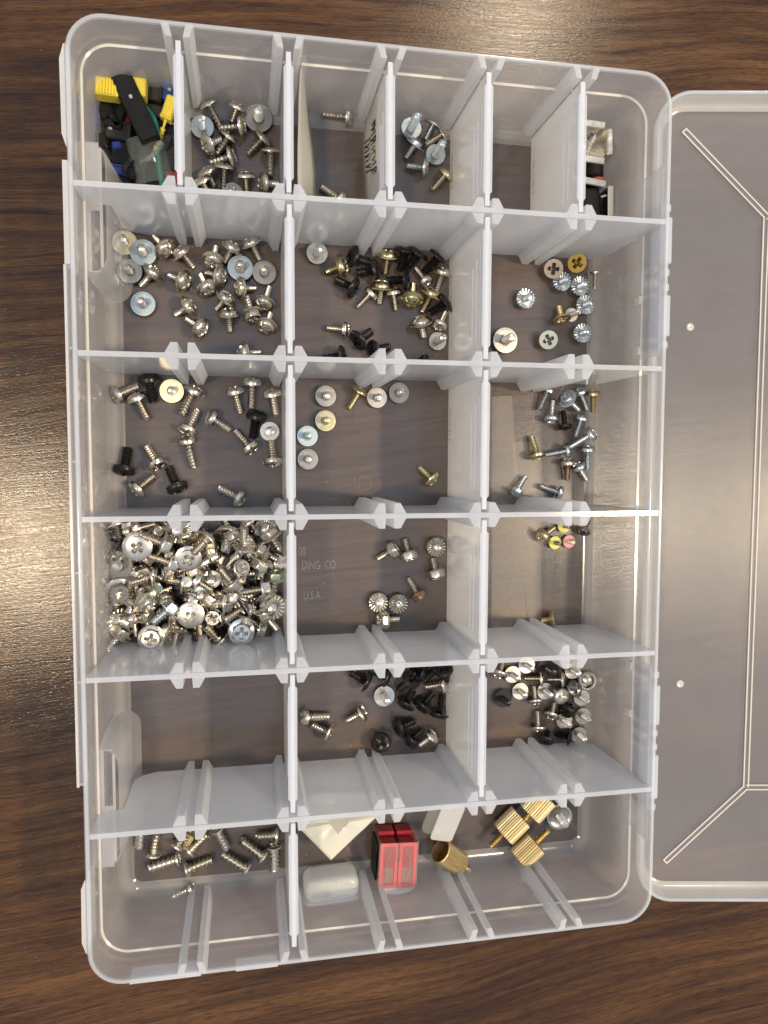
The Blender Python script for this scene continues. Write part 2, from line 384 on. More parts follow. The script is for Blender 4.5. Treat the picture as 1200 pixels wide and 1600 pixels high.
# raised words on the floor, ejector marks
def text(name, body, size, parent, mt, loc, rot=(0, 0, 0), sx=1.0, ext=.12, w_=0):
    c = bpy.data.curves.new(name, 'FONT'); c.body = body; c.size = size*U; c.extrude = ext*U; c.align_x = 'LEFT'; c.offset = w_*U
    c.resolution_u = 3; c.materials.append(M[mt])
    tmp = bpy.data.objects.new('tmp', c); COL.objects.link(tmp); bpy.context.view_layer.update()
    me = bpy.data.meshes.new_from_object(tmp.evaluated_get(bpy.context.evaluated_depsgraph_get())); me.name = name
    bpy.data.objects.remove(tmp); bpy.data.curves.remove(c)
    o = link(name, me, parent, loc, rot); o.scale = (sx, 1, 1); return o
for s_, x, y in [('00', -31.64, -20.78), ('DING  CO.', -30.25, -27.3), ('U.S.A.', -29.47, -40.92)]: text('moulded_words', s_, 5.4, box, 'emboss', (x, y, ZF+.15), sx=.62, w_=-.05)
for x, y, r in [(-0.4, 39.6, 5.6), (-1.5, 11.1, 3.2), (-0.4, 12.0, 6.0), (63.8, 115.6, 1.2), (-67.8, 114.9, 1.2), (-64.7, -115.0, 1.3), (61.0, -114.7, 1.2), (66.4, -115.0, 1.2)]:
    k = MB(); k.lathe([(r-.25, 0), (r-.12, .12), (r, 0)], 36); obj('mould_mark', k, 'emboss', box, (x, y, ZF+.05))

# ---------------------------------------------------------------- the lid
lid = link('lid', None, box, (W/2+1.0, 0, 38), (0, radians(-10.5), 0)); lid['label'] = 'clear flat lid folded open beside the box'
LW, LL = 227.0, 352.0
def lloop(d, z): return [(x+LW/2+1.5, y, z) for x, y in rrect(LW/2-d, LL/2-d, 15-d, 10)]
lp = [(3.4, -9.0), (1.6, -8.2), (.8, -6), (0, -.6), (.3, -.1), (.9, 0), (1.6, -.2), (1.9, -.9), (2.6, -5.8), (3.6, -7.2), (5.4, -7.6)]
lm = MB(); lm.rings([lloop(d, z) for d, z in lp], mis=[0, 0, 0, 1, 1, 1, 1, 0, 0, 0]); obj('skirt', lm, ['sheet', 'edge'], lid, ang=50)
lm = MB(); nn = len(lloop(0, 0)); lm.add(lloop(5.4, -7.6), [tuple(range(nn))]); lm.add(lloop(3.4, -9.0), [tuple(range(nn-1, -1, -1))]); obj('panel', lm, 'lid', lid, smooth=False)
def bar(pa, pb, wd=2.6, hh=.6):
    a, b = Vector((pa[0], pa[1])), Vector((pb[0], pb[1])); t_ = (b-a).normalized(); nrm = Vector((-t_.y, t_.x))
    k = MB()
    k2 = [a-nrm*wd/2, b-nrm*wd/2, b+nrm*wd/2, a+nrm*wd/2]; k.prism([(p.x, p.y) for p in k2], -7.58, -7.58+hh*.35)
    for sg in (-1, 1):
        c0, c1 = nrm*sg*(wd/2-.5), nrm*sg*(wd/2+.0)
        q = [a+c0, b+c0, b+c1, a+c1]
        if sg < 0: q = q[::-1]
        k.prism([(p.x, p.y) for p in q], -7.5, -7.5+hh, 1)
    for p_, dr in ((a, -1), (b, 1)):
        if abs(p_.y) > 140: k.lathe([(wd/2-.5, -7.3), (wd/2-.5, -7.5+hh), (wd/2, -7.5+hh), (wd/2, -7.5)], 16) if False else k.prism([(q.x, q.y) for q in ([p_-nrm*wd/2, p_-nrm*wd/2+t_*dr*.6, p_+nrm*wd/2+t_*dr*.6, p_+nrm*wd/2][::dr])], -7.5, -7.5+hh, 1)
    return obj('ridge', k, ['floor', 'ridge'], lid, smooth=False)
for a, b in [([16.1, 162.3], [52.2, 126.7]), ([52.2, 126.7], [51.7, -126.2]), ([51.7, -126.2], [16.3, -160.8]), ([52.2, 126.7], [172.8, 126.7]), ([51.7, -126.2], [172.8, -126.2]), ([172.8, 126.7], [172.8, -126.2]), ([172.8, 126.7], [208.9, 162.3]), ([172.8, -126.2], [208.9, -160.8])]: bar(a, b)
for x, y in [[20.9, 79.6], [20.8, -78.7]]:
    k = MB(); k.lathe([(1.7, 0), (1.4, .25), (.9, .2), (.5, .05)], 20, cap1=True); obj('mould_dot', k, 'ridge', lid, (x, y, -7.58))

# ---------------------------------------------------------------- sliding dividers
def divider(x, ya, yb, label, i):
    th = thing('sliding_divider', label, 'divider', 'sliding dividers standing in the rib slots of the box', (x, (ya+yb)/2, ZF+.25), (0, 0, radians(random.uniform(-.25, .25))))
    h = (yb-ya)/2; Z = T-ZF-1.6
    k = MB(); k.box(-.8, .8, -h+1.3, h-1.3, 0, Z-.1, 0); obj('plate', k, 'sheet', th, smooth=False)
    k = MB(); e_ = 6.5
    for zz in ((Z-1.3, Z),):
        P = [(-.9, -h+1.2), (.9, -h+1.2), (.95, -h+e_-1), (1.75, -h+e_), (1.75, h-e_), (.95, h-e_+1), (.9, h-1.2), (-.9, h-1.2), (-.95, h-e_+1), (-1.75, h-e_), (-1.75, -h+e_), (-.95, -h+e_-1)]
        k.prism(P, zz[0], zz[1], 0)
    obj('top_bead', k, 'edge', th, smooth=False)
    for q, (zz, c0) in enumerate(((Z-6, 0), (Z-11, 2.5), (Z-16, 5))):
        k = MB(); k.box(-1.15, -.81, -h+9, h-11-c0*1.2, zz-.22, zz+.22); obj('grip_line', k, 'edge', th, smooth=False)
    if h > 20: text('moulded_marks', '0R00BI-I', 4.6, th, 'emboss', (-.95, h-12, 2.2), (pi/2, 0, -pi/2), sx=.95)
    return th
for i, (x, ya, yb, lab) in enumerate([(-76.14, 117.47, 169.25, 'clear plastic divider between first and second compartments of the top row'),
    (-37.65, 117.47, 169.25, 'clear plastic divider between second and third compartments of the top row'),
    (-0.08, 117.47, 169.25, 'clear plastic divider between third and fourth compartments of the top row'),
    (37.9, 117.47, 169.25, 'clear plastic divider between fourth and fifth compartments of the top row'),
    (76.12, 117.47, 169.25, 'clear plastic divider between fifth and sixth compartments of the top row'),
    (-37.65, 59.42, 115.57, 'clear plastic divider between left and middle compartments of the second row'),
    (37.9, 59.42, 115.57, 'clear plastic divider between middle and right compartments of the second row'),
    (-37.65, 0.88, 57.52, 'clear plastic divider between left and middle compartments of the third row'),
    (37.9, 0.88, 57.52, 'clear plastic divider between middle and right compartments of the third row'),
    (-37.65, -57.34, -1.02, 'clear plastic divider between left and middle compartments of the fourth row'),
    (37.9, -57.34, -1.02, 'clear plastic divider between middle and right compartments of the fourth row'),
    (-37.65, -115.42, -59.24, 'clear plastic divider between left and middle compartments of the fifth row'),
    (37.9, -115.42, -59.24, 'clear plastic divider between middle and right compartments of the fifth row'),
    (-37.65, -169.25, -117.32, 'clear plastic divider between left and right compartments of the bottom row')]): divider(x, ya, yb, lab, i)
# ================================================================ SCREWS: one mesh per kind of head, shank and washer
def recess(kind, R):
    """depth of the driver recess at x, y"""
    wd = R*.13+.12; ln = R*.58
    def f(x, y):
        ax, ay = abs(x), abs(y); d = 0
        if kind in ('cross', 'combo'):
            if (ax < wd and ay < ln) or (ay < wd and ax < ln): d = 2.0-1.4*max(ax, ay)/ln
            if ax+ay < wd*2.4: d = max(d, 1.9-.9*max(ax, ay)/wd/2)
        if kind in ('slot', 'combo') and ay < wd*.9: d = max(d, .75 if kind == 'combo' and ax > ln else .9)
        return d
    return f
def dome_head(R, h, rec='cross', side=.45, flat=.0, hexa=False, n=36, under=0.0, cone=0):
    """head with underside at z=0 (z=-cone rim for countersunk), recess in the top"""
    k = MB(); f = recess(rec, R if not hexa else R*.95)
    def hx(a):
        if not hexa: return 1.0
        b = (a % (pi/3))-pi/6; return .866/cos(b)
    rad = [0, .06, .12, .17, .22, .28, .34, .42, .5, .58, .62, .7, .8, .88, .94, 1.0]
    loops = []
    prof_b = [(1.0, 0)] if not cone else [(.42, -cone), (1.0, -.25), (1.0, 0)]
    for r, z in prof_b: loops.append([(r*R*hx(2*pi*i/n)*cos(2*pi*i/n), r*R*hx(2*pi*i/n)*sin(2*pi*i/n), z) for i in range(n)])
    zs = h*side
    if hexa:
        loops.append([(R*hx(2*pi*i/n)*cos(2*pi*i/n), R*hx(2*pi*i/n)*sin(2*pi*i/n), h-.35-(.0 if abs(((2*pi*i/n) % (pi/3))-pi/6) < .3 else .25)) for i in range(n)])
    for q in rad[::-1]:
        if q == 1.0 and hexa: q = .93; hexq = .9
        L_ = []
        for i in range(n):
            a = 2*pi*i/n; rr = q*R*(.90 if hexa else 1); x, y = rr*cos(a), rr*sin(a)
            z = zs+(h-zs)*sqrt(max(0, 1-(q**2)*(1-flat)))**1.0 if not hexa else h
            if flat >= 1: z = h
            if q < .97: z -= f(x, y)*(R/4.2)**.5*(1 if not hexa else .9)
            L_.append((x, y, z))
        loops.append(L_)
    k.rings(loops, cap1=True, cap0=bool(cone) or True)
    return k
def thread(r, core, L_, pitch, n=12, point=False, neck=0.0, blank=0.0):
    m = 3; k = MB(); dz = pitch/m; K = int(round(L_/dz)); V = []
    for i in range(K+m+1):
        for j in range(n):
            z = -(i*dz+pitch*j/n-pitch); ph = i % m
            rr = (r, (r+core)/2, core)[ph] if ph else r
            rr = (r, core, core+.3*(r-core))[ph]
            zz = max(-L_, min(0.2, z))
            if -zz < blank: rr = core+.15*(r-core)
            if zz <= -L_+.02: rr = core*.82
            if point: rr *= max(.08, min(1, (L_+zz)/(L_*.28)+.05))
            V.append((rr*cos(2*pi*j/n), rr*sin(2*pi*j/n), zz))
    F = []
    for i in range(K+m):
        for j in range(n-1): F.append((i*n+j, (i+1)*n+j, (i+1)*n+j+1, i*n+j+1))
        if i+m+1 <= K+m: F.append((i*n+n-1, (i+1)*n+n-1, (i+1+m)*n, (i+m)*n))
    k.add(V, F)
    if not point:
        cr = core*.82
        k.lathe([(cr, -L_+.01), (cr*.55, -L_-.12)], n, cap1=True)
    return k
def ring(R, r, t, z0, n=30, teeth=0, dish=0):
    k = MB(); rf = None
    loops = []
    for rr, z in ((r, z0), (R-.15, z0-dish), (R, z0+.12-dish), (R, z0+t-.12-dish), (R-.15, z0+t-dish), (r, z0+t)) if teeth else ((r, z0-.25), (r*1.35, z0-.3), (r*1.45, z0), (R*.82, z0), (R*.84, z0-.12), (R-.15, z0-.1-dish), (R, z0+.12-dish), (R, z0+t-.12-dish), (R-.15, z0+t-dish), (r, z0+t)):
        L_ = []
        for i in range(n):
            a = 2*pi*i/n; dzz = 0; q = rr
            if teeth and z <= z0+.01-0 and rr > r: dzz = -.5 if (i*teeth*2//n) % 2 else 0
            L_.append((q*cos(a), q*sin(a), z+dzz))
        loops.append(L_)
    k.rings(loops); return k
KINDS = {}
def kind(nm, obname, head, shank, L0, wash=None, Rh=4):
    KINDS[nm] = dict(name=obname, head=head, shank=shank, L0=L0, wash=wash, Rh=Rh, cache={})
kind('wash', 'washer_head_screw', dome_head(3.9, 2.7, 'combo', .35), thread(1.6, 1.2, 7, .8), 7, ring(5.1, 1.5, .7, -.35))
kind('pan', 'pan_head_screw', dome_head(4.1, 2.9, 'combo', .45), thread(2.0, 1.4, 9, 1.15), 9)
kind('pans', 'small_pan_head_screw', dome_head(3.3, 2.3, 'cross', .45), thread(1.4, 1.1, 9, .75), 9)
kind('panw', 'small_washer_screw', dome_head(3.0, 2.2, 'cross', .45), thread(1.4, 1.15, 8, .5), 8, ring(4.6, 1.4, .6, -.6))
kind('truss', 'truss_head_screw', dome_head(4.9, 2.2, 'cross', .12), thread(1.95, 1.45, 7.5, 1.0), 7.5)
kind('trussm', 'truss_head_screw', dome_head(4.0, 1.9, 'cross', .15), thread(1.35, 1.1, 7, .5), 7)
kind('tc', 'truss_tapping_screw', dome_head(4.3, 2.1, 'cross', .15), thread(1.6, 1.05, 10, 1.6), 10)
kind('hexs', 'small_hex_screw', dome_head(3.6, 2.6, 'cross', hexa=True), thread(1.5, 1.2, 7, .6), 7, ring(3.9, 1.4, .6, -.5))
kind('hexf', 'hex_flange_screw', dome_head(4.3, 3.3, 'cross', hexa=True), thread(2.15, 1.5, 9, 1.3), 9, ring(5.6, 1.8, .7, -.6))
kind('hexp', 'hex_flange_screw', dome_head(4.3, 3.0, 'cross', hexa=True), thread(2.1, 1.35, 10, 1.4, point=True), 10, ring(5.6, 1.8, .7, -.6))
kind('domef', 'dome_flange_screw', dome_head(4.4, 2.4, 'cross', .5, .5), thread(2.1, 1.5, 9, 1.25), 9, ring(6.0, 1.8, .7, -.6))
kind('serr', 'serrated_flange_screw', dome_head(3.7, 2.8, 'cross', hexa=True), thread(1.5, 1.2, 6, .6), 6, ring(4.5, 1.4, .6, -.55, 68, 17))
kind('serrb', 'serrated_flange_screw', dome_head(4.2, 3.0, 'cross', hexa=True), thread(1.9, 1.4, 8, .9), 8, ring(5.6, 1.8, .7, -.6, 72, 18))
kind('csk', 'countersunk_screw', dome_head(4.3, .25, 'cross', flat=1, cone=2.2), thread(1.7, 1.35, 6, .7), 6)
kind('csks', 'small_countersunk_screw', dome_head(2.4, .25, 'cross', flat=1, cone=1.2), thread(1.1, .8, 8, .8, point=True), 8)
kind('tap', 'coarse_tapping_screw', dome_head(3.3, .5, 'cross', .5, .6, cone=1.9), thread(2.3, 1.35, 13, 2.1), 13)
kind('taps', 'small_tapping_screw', dome_head(2.6, 1.6, 'cross', .4), thread(1.6, 1.0, 9, 1.1, point=True), 9)
kind('big', 'large_pan_head_screw', dome_head(6.3, 3.6, 'slot', .4), thread(2.4, 2.0, 12, .9, blank=3), 12, ring(6.9, 2, .7, -.4))
kind('cup', 'hollow_cup_screw', dome_head(4.6, 1.6, 'slot', .3), thread(1.9, 1.6, 4, .7), 4, ring(4.8, 3.3, 1.5, -1.5))
for kd in KINDS.values():
    for p_ in ('head', 'shank', 'wash'):
        if kd[p_] is not None: kd[p_] = kd[p_].mesh(kd['name']+'_'+p_, 'nickel', ang=42)
def part_mesh(kd, p_, mt):
    key = (p_, mt)
    if key not in kd['cache']:
        me = kd[p_].copy() if mt != 'nickel' else kd[p_]
        me.materials[0] = M[mt]; kd['cache'][key] = me
    return kd['cache'][key]
def screw(kn, hm, sm, wm_, P, A, L_, roll, label, group, sc_=1.0):
    kd = KINDS[kn]; z = Vector(A).normalized()
    q = z.to_track_quat('Z', 'Y') @ Quaternion((0, 0, 1), roll)
    t = thing(kd['name'], label, 'screw', group, P, q)
    h = link('head', part_mesh(kd, 'head', hm), t); s = link('shank', part_mesh(kd, 'shank', sm), t); s.scale = (1, 1, L_/kd['L0'])
    if kd['wash'] is not None: link('washer', part_mesh(kd, 'wash', wm_), t)
    if sc_ != 1.0: t.scale = (sc_,)*3
    return t
GROUPS = ['screws lying in the top row second compartment', 'screws lying in the top row third compartment', 'screws lying in the top row fourth compartment', 'screws lying in the second row left compartment', 'screws lying in the second row middle compartment', 'screws lying in the second row right compartment', 'screws lying in the third row left compartment', 'screws lying in the third row middle compartment', 'screws lying in the third row right compartment', 'screws piled in the large heap', 'screws lying in the fourth row middle compartment', 'screws lying in the fourth row right compartment', 'screws lying in the fifth row middle compartment', 'screws lying in the fifth row right compartment', 'screws lying in the bottom row left compartment', 'screws lying in the bottom row right compartment', 'screws buried low in the large heap']
SCREWS = [
('tc','nickel','nickel','nickel',-67.51,168.42,5.77,-0.493,0.816,0.301,8.87,2.84,'nickel flat-domed tapping screw, head upper left, rightmost of three, in top row second tray',0,1.00),
('tc','nickel','nickel','nickel',-56.42,168.42,5.77,0.364,0.820,0.441,6.20,3.52,'nickel flat-domed tapping screw, head up, second from left, in top row second tray',0,1.00),
('tc','nickel','nickel','nickel',-54.94,161.12,5.77,0.958,0.053,0.283,9.42,5.80,'nickel flat-domed tapping screw, head right, right of two, in top row second tray',0,1.00),
('tc','nickel','nickel','nickel',-68.40,152.64,5.77,-0.749,-0.539,0.386,6.91,2.92,'nickel flat-domed tapping screw, head lower left, in top row second tray',0,1.00),
('tc','nickel','nickel','nickel',-60.26,156.14,5.77,0.559,0.764,0.323,8.28,3.19,'nickel flat-domed tapping screw, head upper right, left of two, in top row second tray',0,1.00),
('tc','nickel','nickel','nickel',-59.29,148.39,5.77,0.928,0.237,0.286,9.33,3.69,'nickel flat-domed tapping screw, head right, left of two, in top row second tray',0,1.00),
('tc','nickel','nickel','nickel',-46.23,156.59,5.77,0.692,0.651,0.313,8.53,1.16,'nickel flat-domed tapping screw, head upper right, right of two, in top row second tray',0,1.00),
('tc','nickel','nickel','nickel',-42.66,151.48,5.77,-0.001,0.959,0.283,9.43,3.21,'nickel flat-domed tapping screw, head up, rightmost of four, in top row second tray',0,1.00),
('tc','nickel','nickel','nickel',-68.81,141.44,5.77,-0.481,0.753,0.449,6.20,3.96,'nickel flat-domed tapping screw, head upper left, middle of three, in top row second tray',0,1.00),
('tc','nickel','nickel','nickel',-61.82,143.50,5.77,0.076,0.935,0.347,7.71,4.98,'nickel flat-domed tapping screw, head up, leftmost of four, in top row second tray',0,1.00),
('tc','nickel','nickel','nickel',-53.03,140.72,5.77,-0.062,0.893,0.445,6.20,0.59,'nickel flat-domed tapping screw, head up, third from left, in top row second tray',0,1.00),
('tc','nickel','nickel','nickel',-45.45,138.61,5.77,-0.901,-0.148,0.408,6.55,1.91,'nickel flat-domed tapping screw, head left, in top row second tray',0,1.00),
('tc','nickel','nickel','nickel',-70.95,137.38,5.77,-0.499,0.739,0.453,6.20,0.57,'nickel flat-domed tapping screw, head upper left, leftmost of three, in top row second tray',0,1.00),
('domef','light','light','wash_light',-47.43,165.71,3.95,0.000,0.000,-1.000,9.00,5.08,'bright silver domed flange screw, upside down, in top row second tray',0,0.98),
('trussm','zinc','zinc','zinc',-70.74,160.53,3.84,0.000,0.000,-1.000,7.00,4.35,'bluish zinc round-head screw, upside down, in top row second tray',0,1.18),
('domef','darksteel','darksteel','wash_light',-58.71,133.76,3.52,0.000,0.000,-1.000,9.00,0.26,'dark steel domed flange screw, upside down, in top row second tray',0,0.80),
('pan','nickel','nickel','nickel',-10.18,168.79,5.18,0.985,-0.090,0.145,12.00,6.17,'nickel pan-head screw, head right, in top row third tray',1,0.90),
('pan','nickel','nickel','nickel',-13.04,134.30,5.18,0.819,-0.552,0.158,11.00,6.06,'nickel pan-head screw, head lower right, in top row third tray',1,0.90),
('pans','zinc','zinc','zinc',18.73,166.99,4.70,0.000,0.000,-1.000,9.00,4.11,'bluish zinc slim pan-head screw, upside down, left of two, in top row fourth tray',2,1.35),
('pans','zinc','zinc','zinc',29.80,156.59,4.66,0.000,0.000,-1.000,9.00,3.87,'bluish zinc slim pan-head screw, upside down, right of two, in top row fourth tray',2,1.33),
('truss','zinc','zinc','zinc',28.00,168.47,5.69,0.421,0.849,0.317,8.01,0.99,'bluish zinc truss-head screw, head upper right, in top row fourth tray',2,0.86),
('truss','nickel','nickel','nickel',31.80,164.68,5.40,0.820,0.520,0.241,9.88,0.09,'nickel truss-head screw, head upper right, in top row fourth tray',2,0.80),
('panw','zinc','zinc','zinc',20.18,159.66,6.06,0.501,0.740,0.449,6.82,3.32,'bluish zinc washered screw, head upper right, in top row fourth tray',2,1.00),
('truss','zinc','zinc','zinc',24.26,150.01,5.69,0.946,-0.149,0.287,8.88,0.37,'bluish zinc truss-head screw, head right, in top row fourth tray',2,0.86),
('pans','yellow','nickel','yellow',33.50,147.25,5.28,0.614,0.727,0.309,6.57,1.19,'yellow brassy slim pan-head screw, head upper right, in top row fourth tray',2,1.15),
('wash','nickel','nickel','wash_cream',-102.61,111.19,4.30,0.000,0.000,-1.000,7.00,1.52,'nickel screw on cream washer, upside down, in second row left tray',3,1.00),
('wash','nickel','nickel','wash_zinc',-95.28,107.36,4.52,0.000,0.000,-1.000,7.00,0.19,'nickel screw on pale blue washer, upside down, middle of three, in second row left tray',3,1.08),
('wash','nickel','nickel','wash_light',-100.81,99.57,4.30,0.000,0.000,-1.000,7.00,2.91,'nickel washer-head screw, upside down, left of two, in second row left tray',3,1.00),
('wash','nickel','nickel','wash_zinc',-95.77,86.41,4.30,0.000,0.000,-1.000,7.00,2.77,'nickel screw on pale blue washer, upside down, leftmost of three, in second row left tray',3,1.00),
('wash','nickel','nickel','wash_zinc',-55.67,103.02,4.49,0.000,0.000,-1.000,7.00,5.29,'nickel screw on pale blue washer, upside down, rightmost of three, in second row left tray',3,1.07),
('wash','nickel','nickel','wash_light',-45.60,101.67,4.30,0.000,0.000,-1.000,7.00,3.26,'nickel washer-head screw, upside down, right of two, in second row left tray',3,1.00),
('wash','nickel','nickel','nickel',-86.46,108.99,6.25,0.576,-0.711,0.404,8.30,4.02,'nickel washer-head screw, head lower right, leftmost of three, in second row left tray',3,0.94),
('wash','nickel','nickel','nickel',-79.73,107.70,6.25,-0.632,0.651,0.421,7.96,3.14,'nickel washer-head screw, head upper left, left of two, in second row left tray',3,0.94),
('wash','nickel','nickel','nickel',-91.45,99.01,6.25,0.680,0.610,0.406,8.25,4.16,'nickel washer-head screw, head upper right, leftmost of four, in second row left tray',3,0.94),
('wash','nickel','nickel','nickel',-79.31,96.24,6.25,0.817,-0.381,0.432,7.76,2.87,'nickel washer-head screw, head right, left of two, in second row left tray',3,0.94),
('wash','nickel','nickel','nickel',-77.13,85.78,6.25,0.788,0.443,0.428,7.83,1.75,'nickel washer-head screw, head upper right, second from left, in second row left tray',3,0.94),
('wash','nickel','nickel','nickel',-72.55,76.91,6.25,0.751,-0.526,0.398,8.41,6.27,'nickel washer-head screw, head lower right, middle of three, in second row left tray',3,0.94),
('wash','nickel','nickel','nickel',-66.91,105.47,6.25,-0.161,-0.881,0.446,7.52,6.25,'nickel washer-head screw, head down, leftmost of three, in second row left tray',3,0.94),
('wash','nickel','nickel','nickel',-59.06,110.77,6.25,0.460,0.764,0.454,7.39,5.28,'nickel washer-head screw, head upper right, rightmost of four, in second row left tray',3,0.94),
('wash','nickel','nickel','nickel',-51.05,113.19,6.25,-0.476,0.776,0.414,8.09,4.45,'nickel washer-head screw, head upper left, right of two, in second row left tray',3,0.94),
('wash','nickel','nickel','nickel',-64.17,98.98,6.25,0.852,-0.234,0.469,7.15,1.98,'nickel washer-head screw, head right, right of two, in second row left tray',3,0.94),
('wash','nickel','nickel','nickel',-69.50,93.70,6.25,0.401,-0.817,0.415,8.07,1.44,'nickel washer-head screw, head lower right, rightmost of three, in second row left tray',3,0.94),
('wash','nickel','nickel','nickel',-55.65,94.31,6.25,-0.886,-0.140,0.442,7.58,1.82,'nickel washer-head screw, head left, left of two, in second row left tray',3,0.94),
('wash','nickel','nickel','nickel',-61.95,89.77,6.25,0.612,0.640,0.465,7.21,0.44,'nickel washer-head screw, head upper right, third from left, in second row left tray',3,0.94),
('wash','nickel','nickel','nickel',-60.70,83.14,6.25,-0.072,0.899,0.433,7.74,4.81,'nickel washer-head screw, head up, in second row left tray',3,0.94),
('wash','nickel','nickel','nickel',-45.90,88.68,6.25,-0.276,-0.887,0.370,9.06,2.51,'nickel washer-head screw, head down, middle of three, in second row left tray',3,0.94),
('wash','nickel','nickel','nickel',-45.03,78.94,6.25,-0.261,-0.846,0.465,7.21,5.32,'nickel washer-head screw, head down, rightmost of three, in second row left tray',3,0.94),
('wash','nickel','nickel','nickel',-54.59,67.20,6.25,-0.907,-0.120,0.403,8.31,2.43,'nickel washer-head screw, head left, right of two, in second row left tray',3,0.94),
('hexf','nickel','nickel','nickel',-50.93,83.78,6.22,0.271,-0.912,0.309,10.16,6.02,'nickel hex flange screw, head down, in second row left tray',3,0.85),
('trussm','light','light','wash_light',-22.82,111.21,3.79,0.000,0.000,-1.000,7.00,5.32,'bright silver round-head screw, upside down, in second row middle tray',4,1.15),
('wash','yellow','yellow','yellow',-12.71,105.41,6.55,0.838,0.261,0.478,7.21,0.00,'yellow brassy washer-head screw, head right, in second row middle tray',4,1.00),
('wash','yellow','yellow','yellow',7.63,110.65,6.55,0.037,0.893,0.448,7.70,1.32,'yellow brassy washer-head screw, head up, right of two, in second row middle tray',4,1.00),
('wash','yellow','yellow','yellow',18.91,92.61,6.55,-0.145,-0.894,0.423,8.15,5.72,'yellow brassy washer-head screw, head down, in second row middle tray',4,1.00),
('wash','yellow','yellow','yellow',27.53,95.10,6.55,0.371,0.833,0.410,8.41,2.95,'yellow brassy washer-head screw, head upper right, in second row middle tray',4,1.00),
('wash','yellow','light','yellow',4.97,97.46,6.55,0.015,0.891,0.455,7.58,6.16,'yellow brassy washer-head screw, head up, left of two, in second row middle tray',4,1.00),
('wash','light','light','yellow',32.59,104.68,6.05,0.221,0.898,0.380,8.64,2.50,'bright silver washer-head screw, head up, in second row middle tray',4,0.90),
('wash','nickel','nickel','nickel',22.95,82.59,6.55,-0.321,0.815,0.483,7.14,0.46,'nickel washer-head screw, head up, in second row middle tray',4,1.00),
('truss','black','black','black',-7.35,109.82,6.35,-0.926,0.159,0.342,8.34,3.95,'black truss-head screw, head left, left of two, in second row middle tray',4,1.00),
('truss','black','black','black',1.97,104.67,6.35,0.927,0.127,0.352,8.10,4.89,'black truss-head screw, head right, middle of three, in second row middle tray',4,1.00),
('truss','black','black','black',-7.65,96.50,6.35,0.835,-0.440,0.330,8.65,1.69,'black truss-head screw, head lower right, in second row middle tray',4,1.00),
('truss','black','black','black',-5.21,73.95,6.35,-0.754,-0.559,0.344,8.29,0.55,'black truss-head screw, head lower left, in second row middle tray',4,1.00),
('truss','black','black','black',2.00,69.64,6.35,-0.889,-0.289,0.355,8.04,2.09,'black truss-head screw, head left, right of two, in second row middle tray',4,1.00),
('truss','black','black','black',-12.77,66.72,6.35,0.933,0.079,0.352,8.11,6.05,'black truss-head screw, head right, leftmost of three, in second row middle tray',4,1.00),
('truss','black','black','black',15.12,113.18,6.35,0.132,0.931,0.339,8.41,4.76,'black truss-head screw, head up, in second row middle tray',4,1.00),
('truss','black','black','black',21.08,112.39,6.35,0.511,0.772,0.377,7.57,0.74,'black truss-head screw, head upper right, leftmost of three, in second row middle tray',4,1.00),
('truss','black','black','black',30.24,111.19,6.35,0.636,0.690,0.346,8.24,1.55,'black truss-head screw, head upper right, middle of three, in second row middle tray',4,1.00),
('truss','black','black','black',15.45,101.02,6.35,0.939,-0.005,0.343,8.31,0.63,'black truss-head screw, head right, rightmost of three, in second row middle tray',4,1.00),
('truss','black','black','black',34.05,91.56,6.35,0.790,0.505,0.348,8.19,0.38,'black truss-head screw, head upper right, rightmost of three, in second row middle tray',4,1.00),
('truss','black','black','black',24.95,60.68,6.35,-0.043,-0.938,0.344,8.29,5.01,'black truss-head screw, head down, in second row middle tray',4,1.00),
('pans','light','nickel','light',0.13,94.28,4.96,0.671,0.694,0.261,7.33,1.12,'bright silver slim pan-head screw, head upper right, in second row middle tray',4,1.05),
('pans','light','nickel','light',-11.52,78.61,4.96,0.955,-0.110,0.274,6.99,3.51,'bright silver slim pan-head screw, head right, in second row middle tray',4,1.05),
('pans','light','nickel','light',10.84,95.02,4.96,-0.209,0.937,0.281,6.82,2.81,'bright silver slim pan-head screw, head up, in second row middle tray',4,1.05),
('pans','light','nickel','light',25.02,101.51,4.96,0.545,-0.790,0.282,6.80,1.20,'bright silver slim pan-head screw, head lower right, in second row middle tray',4,1.05),
('pans','light','nickel','light',31.97,82.47,4.96,-0.444,-0.846,0.295,6.50,4.60,'bright silver slim pan-head screw, head lower left, in second row middle tray',4,1.05),
('pans','light','light','wash_light',31.28,75.05,4.36,0.000,0.000,-1.000,9.00,0.82,'bright silver slim pan-head screw, upside down, in second row middle tray',4,1.20),
('csk','dull','dull','nickel',85.11,109.05,6.60,-0.351,-0.251,0.902,6.00,4.04,'nickel countersunk screw, face up, in second row right tray',5,1.00),
('csk','dullbrass','dullbrass','brass',96.16,111.92,7.60,-0.560,-0.153,0.814,6.00,0.73,'brass countersunk screw, face up, in second row right tray',5,1.00),
('csks','nickel','nickel','nickel',106.87,109.14,3.93,-0.061,0.986,0.158,8.43,2.64,'nickel tiny countersunk screw, head up, in second row right tray',5,1.00),
('serr','zinc','zinc','zinc',90.07,104.04,4.40,0.000,0.000,-1.000,6.00,1.34,'bluish zinc serrated flange screw, upside down, second from left, in second row right tray',5,1.00),
('serr','zinc','zinc','zinc',98.96,102.26,4.40,0.000,0.000,-1.000,6.00,1.69,'bluish zinc serrated flange screw, upside down, third from left, in second row right tray',5,1.00),
('serr','zinc','zinc','zinc',72.59,95.46,4.40,0.000,0.000,-1.000,6.00,6.10,'bluish zinc serrated flange screw, upside down, leftmost of five, in second row right tray',5,1.00),
